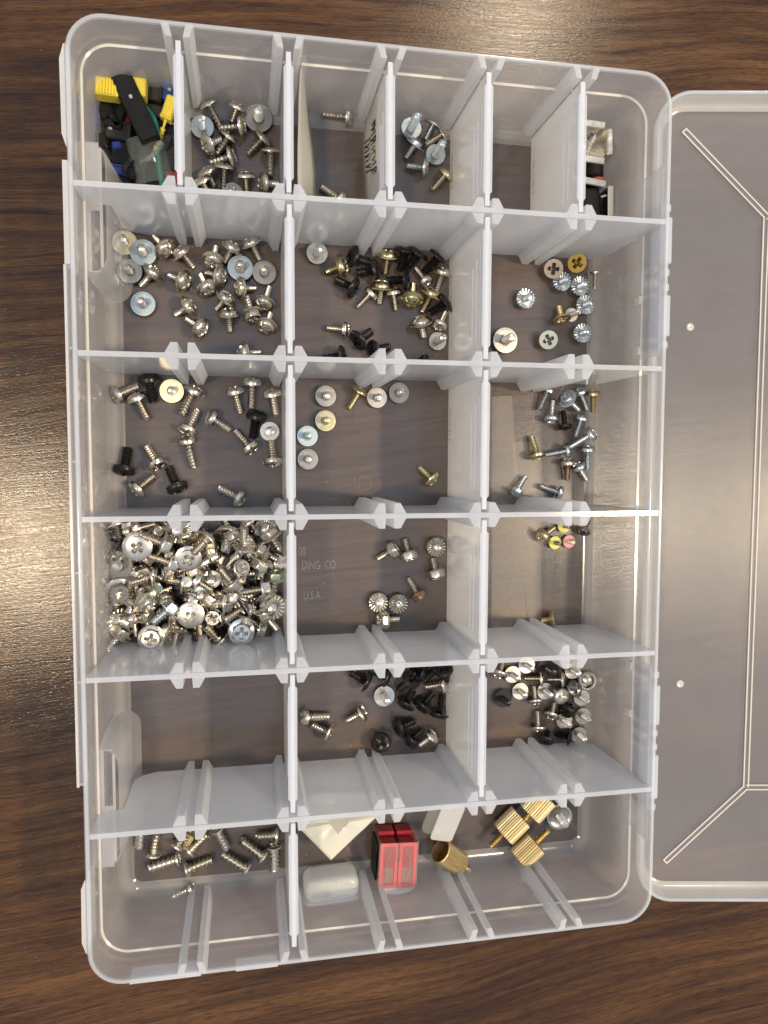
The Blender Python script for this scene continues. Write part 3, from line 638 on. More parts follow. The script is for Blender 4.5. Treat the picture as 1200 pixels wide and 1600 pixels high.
('serr','zinc','zinc','zinc',101.84,93.89,4.40,0.000,0.000,-1.000,6.00,5.05,'bluish zinc serrated flange screw, upside down, rightmost of five, in second row right tray',5,1.00),
('serr','zinc','zinc','zinc',100.64,80.76,4.40,0.000,0.000,-1.000,6.00,1.91,'bluish zinc serrated flange screw, upside down, fourth from left, in second row right tray',5,1.00),
('csk','brass','brass','brass',89.94,86.58,5.77,0.104,-0.942,0.318,6.50,5.56,'brass countersunk screw, head down, in second row right tray',5,1.00),
('csk','dullzinc','dullzinc','zinc',83.17,76.90,6.60,-0.297,-0.248,0.922,6.00,1.32,'bluish zinc countersunk screw, face up, in second row right tray',5,0.98),
('domef','nickel','nickel','wash_light',63.14,76.40,3.95,0.000,0.000,-1.000,9.00,2.48,'nickel domed flange screw, upside down, in second row right tray',5,0.98),
('pans','nickel','nickel','wash_light',95.53,89.22,3.79,0.000,0.000,-1.000,9.00,5.37,'nickel slim pan-head screw, upside down, in second row right tray',5,0.95),
('pan','nickel','nickel','nickel',-105.96,48.75,5.58,-0.867,-0.427,0.256,8.50,4.03,'nickel pan-head screw, head left, in third row left tray',6,1.00),
('pan','nickel','nickel','nickel',-98.58,46.68,5.58,-0.416,0.878,0.236,9.22,0.63,'nickel pan-head screw, head upper left, left of two, in third row left tray',6,1.00),
('pan','nickel','nickel','nickel',-75.97,50.04,5.58,0.457,0.867,0.197,11.03,6.21,'nickel pan-head screw, head upper right, in third row left tray',6,1.00),
('pan','nickel','nickel','nickel',-78.02,34.80,5.58,-0.413,-0.879,0.239,9.10,1.34,'nickel pan-head screw, head lower left, right of two, in third row left tray',6,1.00),
('pan','nickel','nickel','nickel',-78.48,28.83,5.58,-0.201,0.960,0.193,11.26,1.62,'nickel pan-head screw, head up, leftmost of four, in third row left tray',6,1.00),
('pan','nickel','nickel','nickel',-91.61,20.19,5.58,0.511,-0.822,0.252,8.64,4.85,'nickel pan-head screw, head lower right, leftmost of three, in third row left tray',6,1.00),
('pan','nickel','nickel','nickel',-98.93,9.44,5.58,-0.736,-0.626,0.257,8.47,2.07,'nickel pan-head screw, head lower left, left of two, in third row left tray',6,1.00),
('pan','nickel','nickel','nickel',-58.33,49.99,5.58,-0.235,0.941,0.243,8.97,1.86,'nickel pan-head screw, head up, second from left, in third row left tray',6,1.00),
('pan','nickel','nickel','nickel',-51.22,53.89,5.58,0.045,0.980,0.196,11.13,0.46,'nickel pan-head screw, head up, third from left, in third row left tray',6,1.00),
('pan','nickel','nickel','nickel',-42.67,49.16,5.58,-0.171,0.955,0.244,8.92,0.57,'nickel pan-head screw, head up, rightmost of four, in third row left tray',6,1.00),
('pan','nickel','nickel','nickel',-67.87,38.99,5.58,-0.810,0.532,0.249,8.75,3.66,'nickel pan-head screw, head upper left, right of two, in third row left tray',6,1.00),
('pan','nickel','nickel','nickel',-52.62,27.08,5.58,0.635,-0.736,0.233,9.32,1.53,'nickel pan-head screw, head lower right, rightmost of three, in third row left tray',6,1.00),
('pan','nickel','nickel','nickel',-42.76,21.39,5.58,0.085,-0.965,0.248,8.77,3.78,'nickel pan-head screw, head down, in third row left tray',6,1.00),
('pan','nickel','nickel','nickel',-57.72,5.05,5.58,0.870,-0.436,0.230,9.45,2.33,'nickel pan-head screw, head lower right, middle of three, in third row left tray',6,1.00),
('pan','black','black','black',-93.77,54.44,6.05,-0.139,0.948,0.287,8.26,2.85,'black pan-head screw, head up, left of two, in third row left tray',6,1.12),
('pan','black','black','black',-104.36,18.02,6.05,-0.132,-0.946,0.296,7.99,6.02,'black pan-head screw, head down, in third row left tray',6,1.12),
('pan','black','black','black',-83.42,10.50,6.05,0.382,-0.875,0.296,8.00,3.04,'black pan-head screw, head lower right, in third row left tray',6,1.12),
('pan','black','black','black',-49.51,39.55,6.05,0.171,0.941,0.291,8.14,3.61,'black pan-head screw, head up, right of two, in third row left tray',6,1.12),
('wash','light','light','wash_cream',-84.75,50.53,4.30,0.000,0.000,-1.000,5.00,5.44,'bright silver screw on cream washer, upside down, in third row left tray',6,1.00),
('pan','light','light','wash_light',-43.89,33.90,4.50,0.000,0.000,-1.000,5.00,1.15,'bright silver pan-head screw, upside down, in third row left tray',6,1.00),
('wash','light','light','wash_light',-19.33,49.58,4.08,0.000,0.000,-1.000,6.00,0.97,'bright silver washer-head screw, upside down, left of two, in third row middle tray',7,0.92),
('wash','yellow','yellow','yellow',-19.48,38.79,4.08,0.000,0.000,-1.000,6.00,5.70,'yellow brassy washer-head screw, upside down, in third row middle tray',7,0.92),
('wash','zinc','zinc','wash_zinc',-27.46,31.97,4.03,0.000,0.000,-1.000,6.00,5.14,'bluish zinc washer-head screw, upside down, in third row middle tray',7,0.90),
('wash','nickel','nickel','wash_light',-27.34,21.86,4.03,0.000,0.000,-1.000,6.00,1.57,'nickel washer-head screw, upside down, left of two, in third row middle tray',7,0.90),
('wash','light','light','wash_light',3.57,49.29,4.03,0.000,0.000,-1.000,6.00,1.19,'bright silver washer-head screw, upside down, right of two, in third row middle tray',7,0.90),
('wash','nickel','nickel','wash_light',13.61,51.59,4.08,0.000,0.000,-1.000,7.00,4.64,'nickel washer-head screw, upside down, right of two, in third row middle tray',7,0.92),
('trussm','yellow','yellow','yellow',-4.44,51.69,5.48,0.486,0.816,0.312,9.00,5.91,'yellow brassy round-head screw, head upper right, in third row middle tray',7,1.00),
('trussm','yellow','yellow','yellow',28.50,13.03,5.67,0.654,-0.657,0.376,7.50,1.23,'yellow brassy round-head screw, head lower right, in third row middle tray',7,1.05),
('pans','zinc','zinc','zinc',83.86,53.44,4.80,0.366,0.909,0.202,9.17,5.97,'bluish zinc slim pan-head screw, head upper right, left of two, in third row right tray',8,1.00),
('pans','zinc','zinc','zinc',85.96,41.36,4.80,-0.185,-0.959,0.213,8.67,5.54,'bluish zinc slim pan-head screw, head down, in third row right tray',8,1.00),
('pans','zinc','zinc','zinc',100.23,53.16,4.80,-0.493,0.846,0.203,9.10,3.79,'bluish zinc slim pan-head screw, head up, leftmost of three, in third row right tray',8,1.00),
('pans','zinc','zinc','zinc',100.80,40.80,4.80,0.222,0.950,0.219,8.45,2.65,'bluish zinc slim pan-head screw, head up, middle of three, in third row right tray',8,1.00),
('pans','zinc','zinc','zinc',93.07,25.93,4.80,0.960,0.195,0.200,9.27,0.65,'bluish zinc slim pan-head screw, head right, right of two, in third row right tray',8,1.00),
('pans','zinc','zinc','zinc',104.48,26.28,4.80,-0.092,0.974,0.208,8.90,0.24,'bluish zinc slim pan-head screw, head up, rightmost of three, in third row right tray',8,1.00),
('pans','zinc','zinc','zinc',100.28,18.29,4.80,-0.619,0.750,0.234,7.91,6.05,'bluish zinc slim pan-head screw, head upper left, in third row right tray',8,1.00),
('pans','zinc','zinc','zinc',69.48,7.58,4.80,-0.575,-0.788,0.219,8.44,1.50,'bluish zinc slim pan-head screw, head lower left, in third row right tray',8,1.00),
('pans','zinc','zinc','zinc',89.91,6.58,4.80,0.917,-0.344,0.203,9.12,4.42,'bluish zinc slim pan-head screw, head right, left of two, in third row right tray',8,1.00),
('pans','zinc','zinc','zinc',102.96,33.42,10.60,0.584,0.481,0.654,11.70,1.61,'bluish zinc slim pan-head screw, head upper right, right of two, in third row right tray',8,1.00),
('panw','zinc','zinc','zinc',91.25,50.06,9.60,-0.746,0.408,0.527,11.60,5.17,'bluish zinc washered screw, head upper left, in third row right tray',8,1.00),
('pans','brass','brass','brass',106.66,52.40,4.64,-0.122,0.971,0.207,8.62,3.75,'brass slim pan-head screw, head up, in third row right tray',8,0.95),
('pans','black','black','black',92.69,38.02,4.80,0.014,-0.965,0.262,7.07,1.84,'black slim pan-head screw, head down, in third row right tray',8,1.00),
('pans','yellow','yellow','yellow',79.00,24.52,5.12,0.243,-0.937,0.252,7.83,1.10,'yellow brassy slim pan-head screw, head down, in third row right tray',8,1.10),
('pans','nickel','copper','nickel',94.46,20.09,4.80,-0.083,0.969,0.233,7.95,4.52,'nickel slim pan-head screw, head up, in third row right tray',8,1.00),
('hexs','nickel','nickel','nickel',10.01,-19.12,5.69,0.780,0.525,0.341,7.01,0.43,'nickel small hex screw, head upper right, in fourth row middle tray',10,1.08),
('hexs','nickel','nickel','nickel',18.03,-20.97,5.69,0.203,-0.914,0.352,6.80,1.43,'nickel small hex screw, head down, left of two, in fourth row middle tray',10,1.08),
('hexs','nickel','nickel','nickel',30.71,-29.83,5.69,0.149,-0.912,0.382,6.27,3.51,'nickel small hex screw, head down, right of two, in fourth row middle tray',10,1.08),
('hexs','nickel','nickel','nickel',6.86,-50.78,5.69,-0.937,0.020,0.348,6.88,5.35,'nickel small hex screw, head left, in fourth row middle tray',10,1.08),
('hexs','copper','nickel','copper',22.36,-39.56,5.38,0.479,-0.827,0.295,8.50,3.86,'dark copper small hex screw, head lower right, in fourth row middle tray',10,1.00),
('serr','light','light','wash_light',30.97,-18.06,4.40,0.000,0.000,-1.000,5.00,1.76,'bright silver serrated flange screw, upside down, rightmost of three, in fourth row middle tray',10,1.00),
('serr','light','light','wash_light',4.19,-42.81,4.40,0.000,0.000,-1.000,5.00,5.76,'bright silver serrated flange screw, upside down, leftmost of three, in fourth row middle tray',10,1.00),
('serr','light','light','wash_light',13.38,-43.70,4.40,0.000,0.000,-1.000,5.00,1.28,'bright silver serrated flange screw, upside down, middle of three, in fourth row middle tray',10,1.00),
('wash','yellow','yellow','yellow',82.60,-13.74,5.56,-0.830,-0.459,0.318,9.67,0.10,'yellow brassy washer-head screw, head lower left, in fourth row right tray',11,0.80),
('wash','darksteel','darksteel','brass',102.58,-11.53,5.31,-0.583,-0.742,0.331,8.91,1.69,'dark steel washer-head screw, head lower left, in fourth row right tray',11,0.75),
('csk','brass','brass','brass',88.31,-53.28,5.35,0.911,0.211,0.355,6.00,2.80,'brass countersunk screw, head right, in fourth row right tray',11,0.90),
('panw','darksteel','darksteel','wash_yellow',93.84,-9.46,3.10,0.000,0.000,-1.000,8.00,0.38,'dark steel screw on yellow washer, upside down, right of two, in fourth row right tray',11,0.68),
('panw','darksteel','darksteel','wash_yellow',89.46,-17.32,3.10,0.000,0.000,-1.000,8.00,1.11,'dark steel screw on yellow washer, upside down, left of two, in fourth row right tray',11,0.68),
('panw','brass','brass','wash_pink',96.57,-16.84,3.10,0.000,0.000,-1.000,8.00,2.32,'brass screw on pink washer, upside down, in fourth row right tray',11,0.68),
('domef','nickel','nickel','nickel',-98.04,-13.93,18.60,0.050,-0.099,0.994,9.00,3.59,'nickel domed flange screw, face up, leftmost of three, in the large heap',9,1.00),
('domef','nickel','nickel','wash_light',-106.10,-22.21,12.00,0.330,0.000,-0.944,5.00,0.83,'nickel domed flange screw, upside down, in the large heap',9,1.00),
('hexf','nickel','nickel','nickel',-88.21,-12.88,16.60,0.897,-0.395,-0.198,10.08,2.27,'nickel hex flange screw, head right, leftmost of five, in the large heap',9,1.00),
('hexf','nickel','nickel','nickel',-107.39,-5.82,10.60,-0.346,0.925,-0.159,6.28,5.60,'nickel hex flange screw, head up, in the large heap',9,1.00),
('hexs','nickel','nickel','nickel',-97.88,-6.77,13.60,-0.967,-0.256,0.000,6.91,6.16,'nickel small hex screw, head left, in the large heap',9,1.00),
('pans','nickel','nickel','wash_light',-102.48,-7.74,10.90,0.000,0.000,-1.000,9.00,4.13,'nickel slim pan-head screw, upside down, left of two, in the large heap',9,1.00),
('hexf','nickel','nickel','nickel',-85.57,-21.48,12.60,0.935,-0.338,-0.103,9.69,4.34,'nickel hex flange screw, head right, second from left, in the large heap',9,1.00),
('domef','nickel','nickel','nickel',-96.22,-28.21,10.60,0.776,0.153,-0.612,8.17,3.67,'nickel domed flange screw, head right, in the large heap',9,1.00),
('hexf','nickel','nickel','nickel',-106.40,-32.73,12.60,0.153,-0.358,0.921,9.00,0.88,'nickel hex flange screw, face up, left of two, in the large heap',9,1.00),
('hexf','nickel','nickel','nickel',-95.50,-37.58,13.60,0.468,-0.644,0.605,6.61,0.22,'nickel hex flange screw, head lower right, leftmost of three, in the large heap',9,1.00),
('serrb','nickel','nickel','nickel',-107.52,-46.29,7.60,-0.701,0.162,-0.694,7.20,0.11,'nickel serrated flange screw, head upper left, in the large heap',9,1.00),
('hexf','nickel','nickel','nickel',-106.68,-51.29,7.60,0.559,0.766,0.317,11.04,5.72,'nickel hex flange screw, head upper right, in the large heap',9,1.00),
('hexf','zinc','zinc','zinc',-86.55,-41.02,13.60,0.767,0.632,-0.115,8.72,4.40,'bluish zinc hex flange screw, head upper right, in the large heap',9,1.00),
('hexf','nickel','nickel','nickel',-94.20,-53.74,10.60,0.000,0.050,0.999,9.00,6.05,'nickel hex flange screw, face up, right of two, in the large heap',9,1.00),
('serrb','nickel','nickel','nickel',-84.35,-53.64,5.60,0.110,0.630,-0.769,7.80,0.13,'nickel serrated flange screw, head up, in the large heap',9,1.00),
('hexf','nickel','nickel','nickel',-80.43,-29.98,11.60,0.989,-0.146,0.000,6.87,4.00,'nickel hex flange screw, head right, third from left, in the large heap',9,1.00),
('pans','nickel','nickel','wash_light',-101.41,-44.26,8.90,0.000,0.000,-1.000,9.00,3.03,'nickel slim pan-head screw, upside down, right of two, in the large heap',9,1.00),
('pans','green','green','green',-92.64,-33.62,8.90,0.000,0.000,-1.000,9.00,4.59,'green-tinted slim pan-head screw, upside down, in the large heap',9,1.00),
('serrb','nickel','nickel','wash_light',-82.22,-7.88,12.60,0.000,0.000,-1.000,8.00,2.00,'nickel serrated flange screw, upside down, leftmost of four, in the large heap',9,1.00),
('domef','nickel','nickel','nickel',-78.27,-19.72,15.60,0.098,-0.195,0.976,9.00,6.28,'nickel domed flange screw, face up, middle of three, in the large heap',9,0.93),
('domef','nickel','nickel','nickel',-71.88,-12.91,12.60,0.570,0.565,-0.597,8.38,0.47,'nickel domed flange screw, head upper right, in the large heap',9,1.00),
('domef','nickel','nickel','light',-62.36,-10.54,10.60,0.090,0.791,-0.605,8.26,3.43,'nickel domed flange screw, head up, in the large heap',9,1.00),
('serrb','nickel','nickel','nickel',-54.90,-15.18,9.60,0.018,-0.860,-0.510,9.80,4.63,'nickel serrated flange screw, head down, in the large heap',9,1.00),
('hexf','nickel','nickel','nickel',-52.45,-5.55,9.60,-0.570,0.807,-0.155,6.46,5.65,'nickel hex flange screw, head upper left, in the large heap',9,1.00),
('hexp','nickel','nickel','nickel',-44.31,-10.46,11.60,-0.496,0.815,0.298,10.05,4.63,'nickel pointed hex flange screw, head upper left, in the large heap',9,1.00),
('serr','nickel','nickel','wash_light',-45.93,-6.78,12.40,0.188,0.282,-0.941,6.00,4.42,'nickel serrated flange screw, upside down, third from left, in the large heap',9,1.00),
('hexf','nickel','nickel','nickel',-48.25,-22.56,13.60,-0.509,-0.844,0.167,5.98,4.98,'nickel hex flange screw, head lower left, right of two, in the large heap',9,1.00),
('trussm','nickel','nickel','wash_light',-42.00,-23.49,5.50,0.000,0.000,-1.000,7.00,5.75,'nickel round-head screw, upside down, in the large heap',9,1.00),
('hexp','green','nickel','green',-42.49,-29.16,8.60,0.103,0.934,0.343,9.73,2.21,'green-tinted pointed hex flange screw, head up, in the large heap',9,0.90),
('domef','nickel','nickel','nickel',-62.03,-23.73,8.60,-0.545,-0.605,-0.580,8.62,4.30,'nickel domed flange screw, head lower left, right of two, in the large heap',9,1.00),
('domef','nickel','nickel','nickel',-72.47,-22.66,8.60,-0.660,-0.429,-0.617,10.24,5.66,'nickel domed flange screw, head lower left, left of two, in the large heap',9,0.95),
('hexf','nickel','nickel','nickel',-60.44,-30.64,12.60,0.618,-0.778,-0.113,8.81,5.47,'nickel hex flange screw, head lower right, rightmost of three, in the large heap',9,1.00),
('hexs','nickel','nickel','wash_light',-68.97,-29.26,11.20,0.000,0.000,-1.000,7.00,2.62,'nickel small hex screw, upside down, in the large heap',9,1.00),
('domef','nickel','nickel','nickel',-74.36,-30.14,11.60,-0.832,0.537,-0.143,8.23,4.96,'nickel domed flange screw, head upper left, in the large heap',9,0.85),
('wash','nickel','nickel','wash_zinc',-73.88,-35.86,10.30,0.000,0.000,-1.000,7.00,5.42,'nickel screw on pale blue washer, upside down, in the large heap',9,1.00),
('serrb','nickel','nickel','wash_light',-59.71,-36.52,10.60,0.099,0.099,-0.990,8.00,3.60,'nickel serrated flange screw, upside down, second from left, in the large heap',9,1.00),
('hexf','nickel','nickel','nickel',-47.50,-33.94,11.60,0.989,0.146,0.000,8.69,3.92,'nickel hex flange screw, head right, rightmost of five, in the large heap',9,1.00),
('serrb','nickel','nickel','wash_light',-43.44,-42.07,10.60,0.099,-0.099,-0.990,8.00,2.40,'nickel serrated flange screw, upside down, rightmost of four, in the large heap',9,1.00),
('hexf','nickel','nickel','nickel',-64.29,-39.52,11.60,0.995,0.024,-0.102,9.83,3.66,'nickel hex flange screw, head right, fourth from left, in the large heap',9,1.00),
('domef','nickel','nickel','nickel',-77.61,-43.74,14.60,0.000,-0.080,0.997,9.00,3.82,'nickel domed flange screw, face up, rightmost of three, in the large heap',9,0.95),
('hexs','nickel','nickel','nickel',-68.83,-45.85,9.60,0.000,0.000,1.000,7.00,0.50,'nickel small hex screw, face up, left of two, in the large heap',9,1.00),
('domef','darksteel','light','darksteel',-57.37,-43.38,8.60,0.736,0.376,-0.563,8.88,4.02,'dark steel domed flange screw, head upper right, in the large heap',9,1.00),
('hexf','zinc','zinc','zinc',-56.80,-51.91,13.60,0.020,0.000,1.000,9.00,6.24,'bluish zinc hex flange screw, face up, in the large heap',9,1.00),
('hexf','nickel','nickel','nickel',-53.56,-43.99,7.60,-0.928,0.373,0.000,10.58,5.53,'nickel hex flange screw, head left, in the large heap',9,1.00),
('hexf','nickel','nickel','nickel',-67.18,-55.85,7.60,0.536,-0.781,-0.321,9.34,4.57,'nickel hex flange screw, head lower right, middle of three, in the large heap',9,1.00),
('domef','nickel','nickel','nickel',-74.26,-54.67,6.60,0.014,-0.915,-0.403,8.26,2.44,'nickel domed flange screw, head down, in the large heap',9,0.90),
('serr','nickel','nickel','nickel',-49.08,-52.23,6.60,0.954,-0.299,0.000,3.72,4.62,'nickel serrated flange screw, head right, in the large heap',9,1.00),
('hexs','nickel','nickel','nickel',-56.31,-24.01,15.60,0.282,0.188,0.941,7.00,3.65,'nickel small hex screw, face up, right of two, in the large heap',9,0.90),
('hexf','nickel','nickel','nickel',-91.57,-56.14,5.60,-0.417,-0.751,-0.512,9.77,2.77,'nickel hex flange screw, head lower left, left of two, in the large heap',9,1.00),
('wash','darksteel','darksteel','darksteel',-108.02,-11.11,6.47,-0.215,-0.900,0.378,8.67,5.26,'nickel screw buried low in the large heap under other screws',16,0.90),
('hexf','nickel','nickel','nickel',-101.02,-12.02,8.35,0.574,-0.733,0.365,8.94,0.53,'nickel screw buried low in the large heap under other screws',16,0.90),
('hexf','nickel','nickel','nickel',-91.42,-9.30,9.86,-0.690,0.622,0.371,8.81,4.71,'nickel screw buried low in the large heap under other screws',16,0.90),
('domef','nickel','nickel','nickel',-85.98,-8.37,10.34,-0.602,-0.680,0.420,8.70,0.19,'nickel screw buried low in the large heap under other screws',16,0.90),
('hexf','nickel','nickel','nickel',-79.98,-10.54,10.87,0.872,0.335,0.356,9.17,3.78,'nickel screw buried low in the large heap under other screws',16,0.90),
('hexf','nickel','nickel','nickel',-72.86,-11.70,8.00,-0.907,-0.196,0.372,8.77,3.02,'nickel screw buried low in the large heap under other screws',16,0.90),
('hexf','nickel','nickel','nickel',-60.41,-10.48,10.74,0.410,-0.835,0.366,8.93,1.45,'nickel screw buried low in the large heap under other screws',16,0.90),
('hexf','nickel','nickel','nickel',-53.95,-12.94,8.31,-0.750,-0.553,0.362,9.01,4.39,'nickel screw buried low in the large heap under other screws',16,0.90),
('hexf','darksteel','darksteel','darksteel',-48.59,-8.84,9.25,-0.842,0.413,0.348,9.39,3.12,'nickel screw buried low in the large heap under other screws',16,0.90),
('hexf','nickel','nickel','nickel',-107.83,-19.33,8.81,-0.796,0.468,0.385,8.49,3.86,'nickel screw buried low in the large heap under other screws',16,0.90),
('hexf','nickel','nickel','nickel',-101.47,-18.11,10.88,0.295,-0.880,0.372,8.78,5.78,'nickel screw buried low in the large heap under other screws',16,0.90),
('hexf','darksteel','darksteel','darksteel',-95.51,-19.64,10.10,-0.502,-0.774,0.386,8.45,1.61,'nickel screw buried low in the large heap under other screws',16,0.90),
('hexf','nickel','nickel','nickel',-86.44,-19.08,9.41,-0.917,0.123,0.380,8.60,0.07,'nickel screw buried low in the large heap under other screws',16,0.90),
('domef','nickel','nickel','nickel',-76.02,-17.05,9.29,0.017,0.927,0.375,9.75,1.89,'nickel screw buried low in the large heap under other screws',16,0.90),
('serrb','nickel','nickel','nickel',-68.57,-17.72,10.40,0.900,0.242,0.362,9.17,4.26,'nickel screw buried low in the large heap under other screws',16,0.90),
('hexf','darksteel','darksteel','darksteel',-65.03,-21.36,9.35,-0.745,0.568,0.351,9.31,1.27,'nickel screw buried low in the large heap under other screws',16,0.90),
('serrb','nickel','nickel','nickel',-52.89,-18.75,8.10,-0.847,-0.386,0.367,9.06,1.07,'nickel screw buried low in the large heap under other screws',16,0.90),
('hexf','nickel','nickel','nickel',-47.97,-17.70,10.98,-0.800,0.491,0.345,9.47,5.69,'nickel screw buried low in the large heap under other screws',16,0.90),
('serrb','nickel','nickel','nickel',-100.71,-26.47,10.26,-0.000,0.938,0.348,9.56,4.14,'nickel screw buried low in the large heap under other screws',16,0.90),
('wash','nickel','nickel','nickel',-93.67,-26.81,9.72,-0.829,0.414,0.376,8.71,2.78,'nickel screw buried low in the large heap under other screws',16,0.90),
('serrb','nickel','nickel','nickel',-86.70,-25.97,9.44,-0.920,-0.042,0.389,8.54,5.60,'nickel screw buried low in the large heap under other screws',16,0.90),
('hexf','nickel','nickel','nickel',-76.86,-25.59,10.34,0.846,0.400,0.352,9.27,2.05,'nickel screw buried low in the large heap under other screws',16,0.90),
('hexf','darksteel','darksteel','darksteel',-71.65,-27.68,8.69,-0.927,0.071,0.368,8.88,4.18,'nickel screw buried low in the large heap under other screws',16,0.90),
('hexf','nickel','nickel','nickel',-62.96,-29.32,8.48,0.922,0.155,0.356,9.18,1.25,'nickel screw buried low in the large heap under other screws',16,0.90),
('hexf','nickel','nickel','nickel',-56.74,-27.43,10.43,-0.933,0.003,0.360,9.07,2.71,'nickel screw buried low in the large heap under other screws',16,0.90),
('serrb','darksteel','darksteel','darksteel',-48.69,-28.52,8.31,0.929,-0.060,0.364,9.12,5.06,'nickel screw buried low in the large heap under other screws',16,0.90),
('wash','nickel','nickel','nickel',-107.30,-36.85,9.54,0.358,-0.855,0.375,8.74,5.74,'nickel screw buried low in the large heap under other screws',16,0.90),
('domef','nickel','nickel','nickel',-101.68,-36.54,10.37,0.227,0.902,0.368,9.93,5.53,'nickel screw buried low in the large heap under other screws',16,0.90),
('wash','nickel','nickel','nickel',-92.83,-35.08,8.79,-0.884,-0.254,0.393,8.36,2.41,'nickel screw buried low in the large heap under other screws',16,0.90),
('wash','nickel','nickel','nickel',-88.52,-36.54,8.30,0.053,0.941,0.335,9.79,3.66,'nickel screw buried low in the large heap under other screws',16,0.90),
('hexf','nickel','nickel','nickel',-76.95,-37.19,9.49,-0.270,-0.885,0.379,8.61,1.99,'nickel screw buried low in the large heap under other screws',16,0.90),
('hexf','nickel','nickel','nickel',-69.55,-38.07,10.89,0.536,0.773,0.340,9.61,0.86,'nickel screw buried low in the large heap under other screws',16,0.90),
('hexf','nickel','nickel','nickel',-60.74,-36.91,10.30,0.922,-0.139,0.362,9.03,3.12,'nickel screw buried low in the large heap under other screws',16,0.90),
('wash','nickel','nickel','nickel',-52.97,-37.51,7.07,0.338,-0.866,0.368,8.92,5.26,'nickel screw buried low in the large heap under other screws',16,0.90),
('domef','nickel','nickel','nickel',-45.84,-37.79,9.76,0.468,-0.784,0.407,8.98,5.33,'nickel screw buried low in the large heap under other screws',16,0.90),
('hexf','nickel','nickel','nickel',-107.83,-45.27,7.46,0.217,-0.901,0.377,8.67,4.47,'nickel screw buried low in the large heap under other screws',16,0.90),
('wash','nickel','nickel','nickel',-101.68,-45.24,9.00,-0.095,0.937,0.336,9.76,5.97,'nickel screw buried low in the large heap under other screws',16,0.90),
('hexf','nickel','nickel','nickel',-96.24,-44.91,7.25,-0.066,0.941,0.332,9.84,1.74,'nickel screw buried low in the large heap under other screws',16,0.90),
('domef','nickel','nickel','nickel',-84.09,-45.13,8.61,0.889,-0.230,0.397,9.21,1.06,'nickel screw buried low in the large heap under other screws',16,0.90),
('wash','nickel','nickel','nickel',-78.00,-43.75,6.36,-0.204,0.921,0.331,9.92,2.83,'nickel screw buried low in the large heap under other screws',16,0.90),
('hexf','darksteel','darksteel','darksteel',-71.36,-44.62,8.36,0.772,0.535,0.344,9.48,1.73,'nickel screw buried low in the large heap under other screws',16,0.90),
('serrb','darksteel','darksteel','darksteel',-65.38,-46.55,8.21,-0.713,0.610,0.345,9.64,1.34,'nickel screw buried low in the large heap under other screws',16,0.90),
('domef','nickel','nickel','nickel',-54.84,-48.18,10.55,-0.413,-0.810,0.417,8.76,2.60,'nickel screw buried low in the large heap under other screws',16,0.90),
('serrb','nickel','nickel','nickel',-46.57,-45.80,9.16,-0.542,0.773,0.330,10.07,3.93,'nickel screw buried low in the large heap under other screws',16,0.90),
('truss','black','black','black',-1.67,-78.92,6.12,0.827,-0.472,0.305,9.03,3.10,'black truss-head screw, head lower right, left of two, in fifth row middle tray',12,0.95),
('truss','black','black','black',7.63,-77.19,6.12,0.877,-0.372,0.304,9.06,1.98,'black truss-head screw, head lower right, right of two, in fifth row middle tray',12,0.95),
('truss','black','black','black',16.61,-90.19,6.12,-0.554,-0.756,0.347,7.93,5.27,'black truss-head screw, head lower left, second from left, in fifth row middle tray',12,0.95),
('truss','black','black','black',24.30,-91.54,6.12,-0.726,-0.614,0.311,8.85,6.17,'black truss-head screw, head lower left, rightmost of four, in fifth row middle tray',12,0.95),
('truss','black','black','black',32.54,-95.80,6.12,-0.243,-0.925,0.292,9.41,2.84,'black truss-head screw, head down, in fifth row middle tray',12,0.95),
('truss','black','black','black',24.68,-75.83,6.12,0.903,-0.201,0.381,7.23,0.47,'black truss-head screw, head right, in fifth row middle tray',12,0.95),
('truss','black','black','black',31.49,-74.37,6.12,0.647,0.676,0.353,7.80,0.20,'black truss-head screw, head upper right, right of two, in fifth row middle tray',12,0.95),
('truss','black','black','black',13.50,-100.78,6.12,-0.927,-0.208,0.311,8.86,5.48,'black truss-head screw, head lower left, leftmost of four, in fifth row middle tray',12,0.95),
('truss','black','black','black',18.94,-107.46,6.12,-0.804,-0.483,0.347,7.93,0.26,'black truss-head screw, head lower left, third from left, in fifth row middle tray',12,0.95),
('truss','black','black','black',18.04,-77.03,11.60,0.377,0.630,0.679,11.45,4.45,'black truss-head screw, head upper right, left of two, in fifth row middle tray',12,0.95),
('truss','black','black','black',33.62,-73.54,10.60,-0.378,0.702,0.604,12.08,3.58,'black truss-head screw, head up, in fifth row middle tray',12,0.90),
('truss','black','black','black',4.88,-106.69,7.60,-0.262,0.367,0.892,7.50,1.94,'black truss-head screw, face up, in fifth row middle tray',12,0.95),
('truss','light','nickel','light',-3.65,-93.16,5.64,0.824,0.497,0.273,9.23,4.97,'bright silver truss-head screw, head upper right, left of two, in fifth row middle tray',12,0.85),
('truss','light','nickel','light',-19.00,-101.22,5.64,0.879,-0.398,0.263,9.59,0.12,'bright silver truss-head screw, head lower right, in fifth row middle tray',12,0.85),
('truss','light','nickel','light',29.06,-106.05,5.64,0.693,0.660,0.290,8.67,0.85,'bright silver truss-head screw, head upper right, right of two, in fifth row middle tray',12,0.85),
('truss','light','nickel','light',34.10,-81.86,5.64,0.953,0.178,0.246,10.25,2.86,'bright silver truss-head screw, head right, in fifth row middle tray',12,0.85),
('trussm','light','light','wash_light',7.17,-86.53,3.88,0.000,0.000,-1.000,7.00,0.16,'bright silver round-head screw, upside down, in fifth row middle tray',12,1.20),
('pan','nickel','nickel','nickel',-28.45,-93.69,5.26,-0.982,0.078,0.172,11.72,5.21,'nickel pan-head screw, head left, in fifth row middle tray',12,0.92),
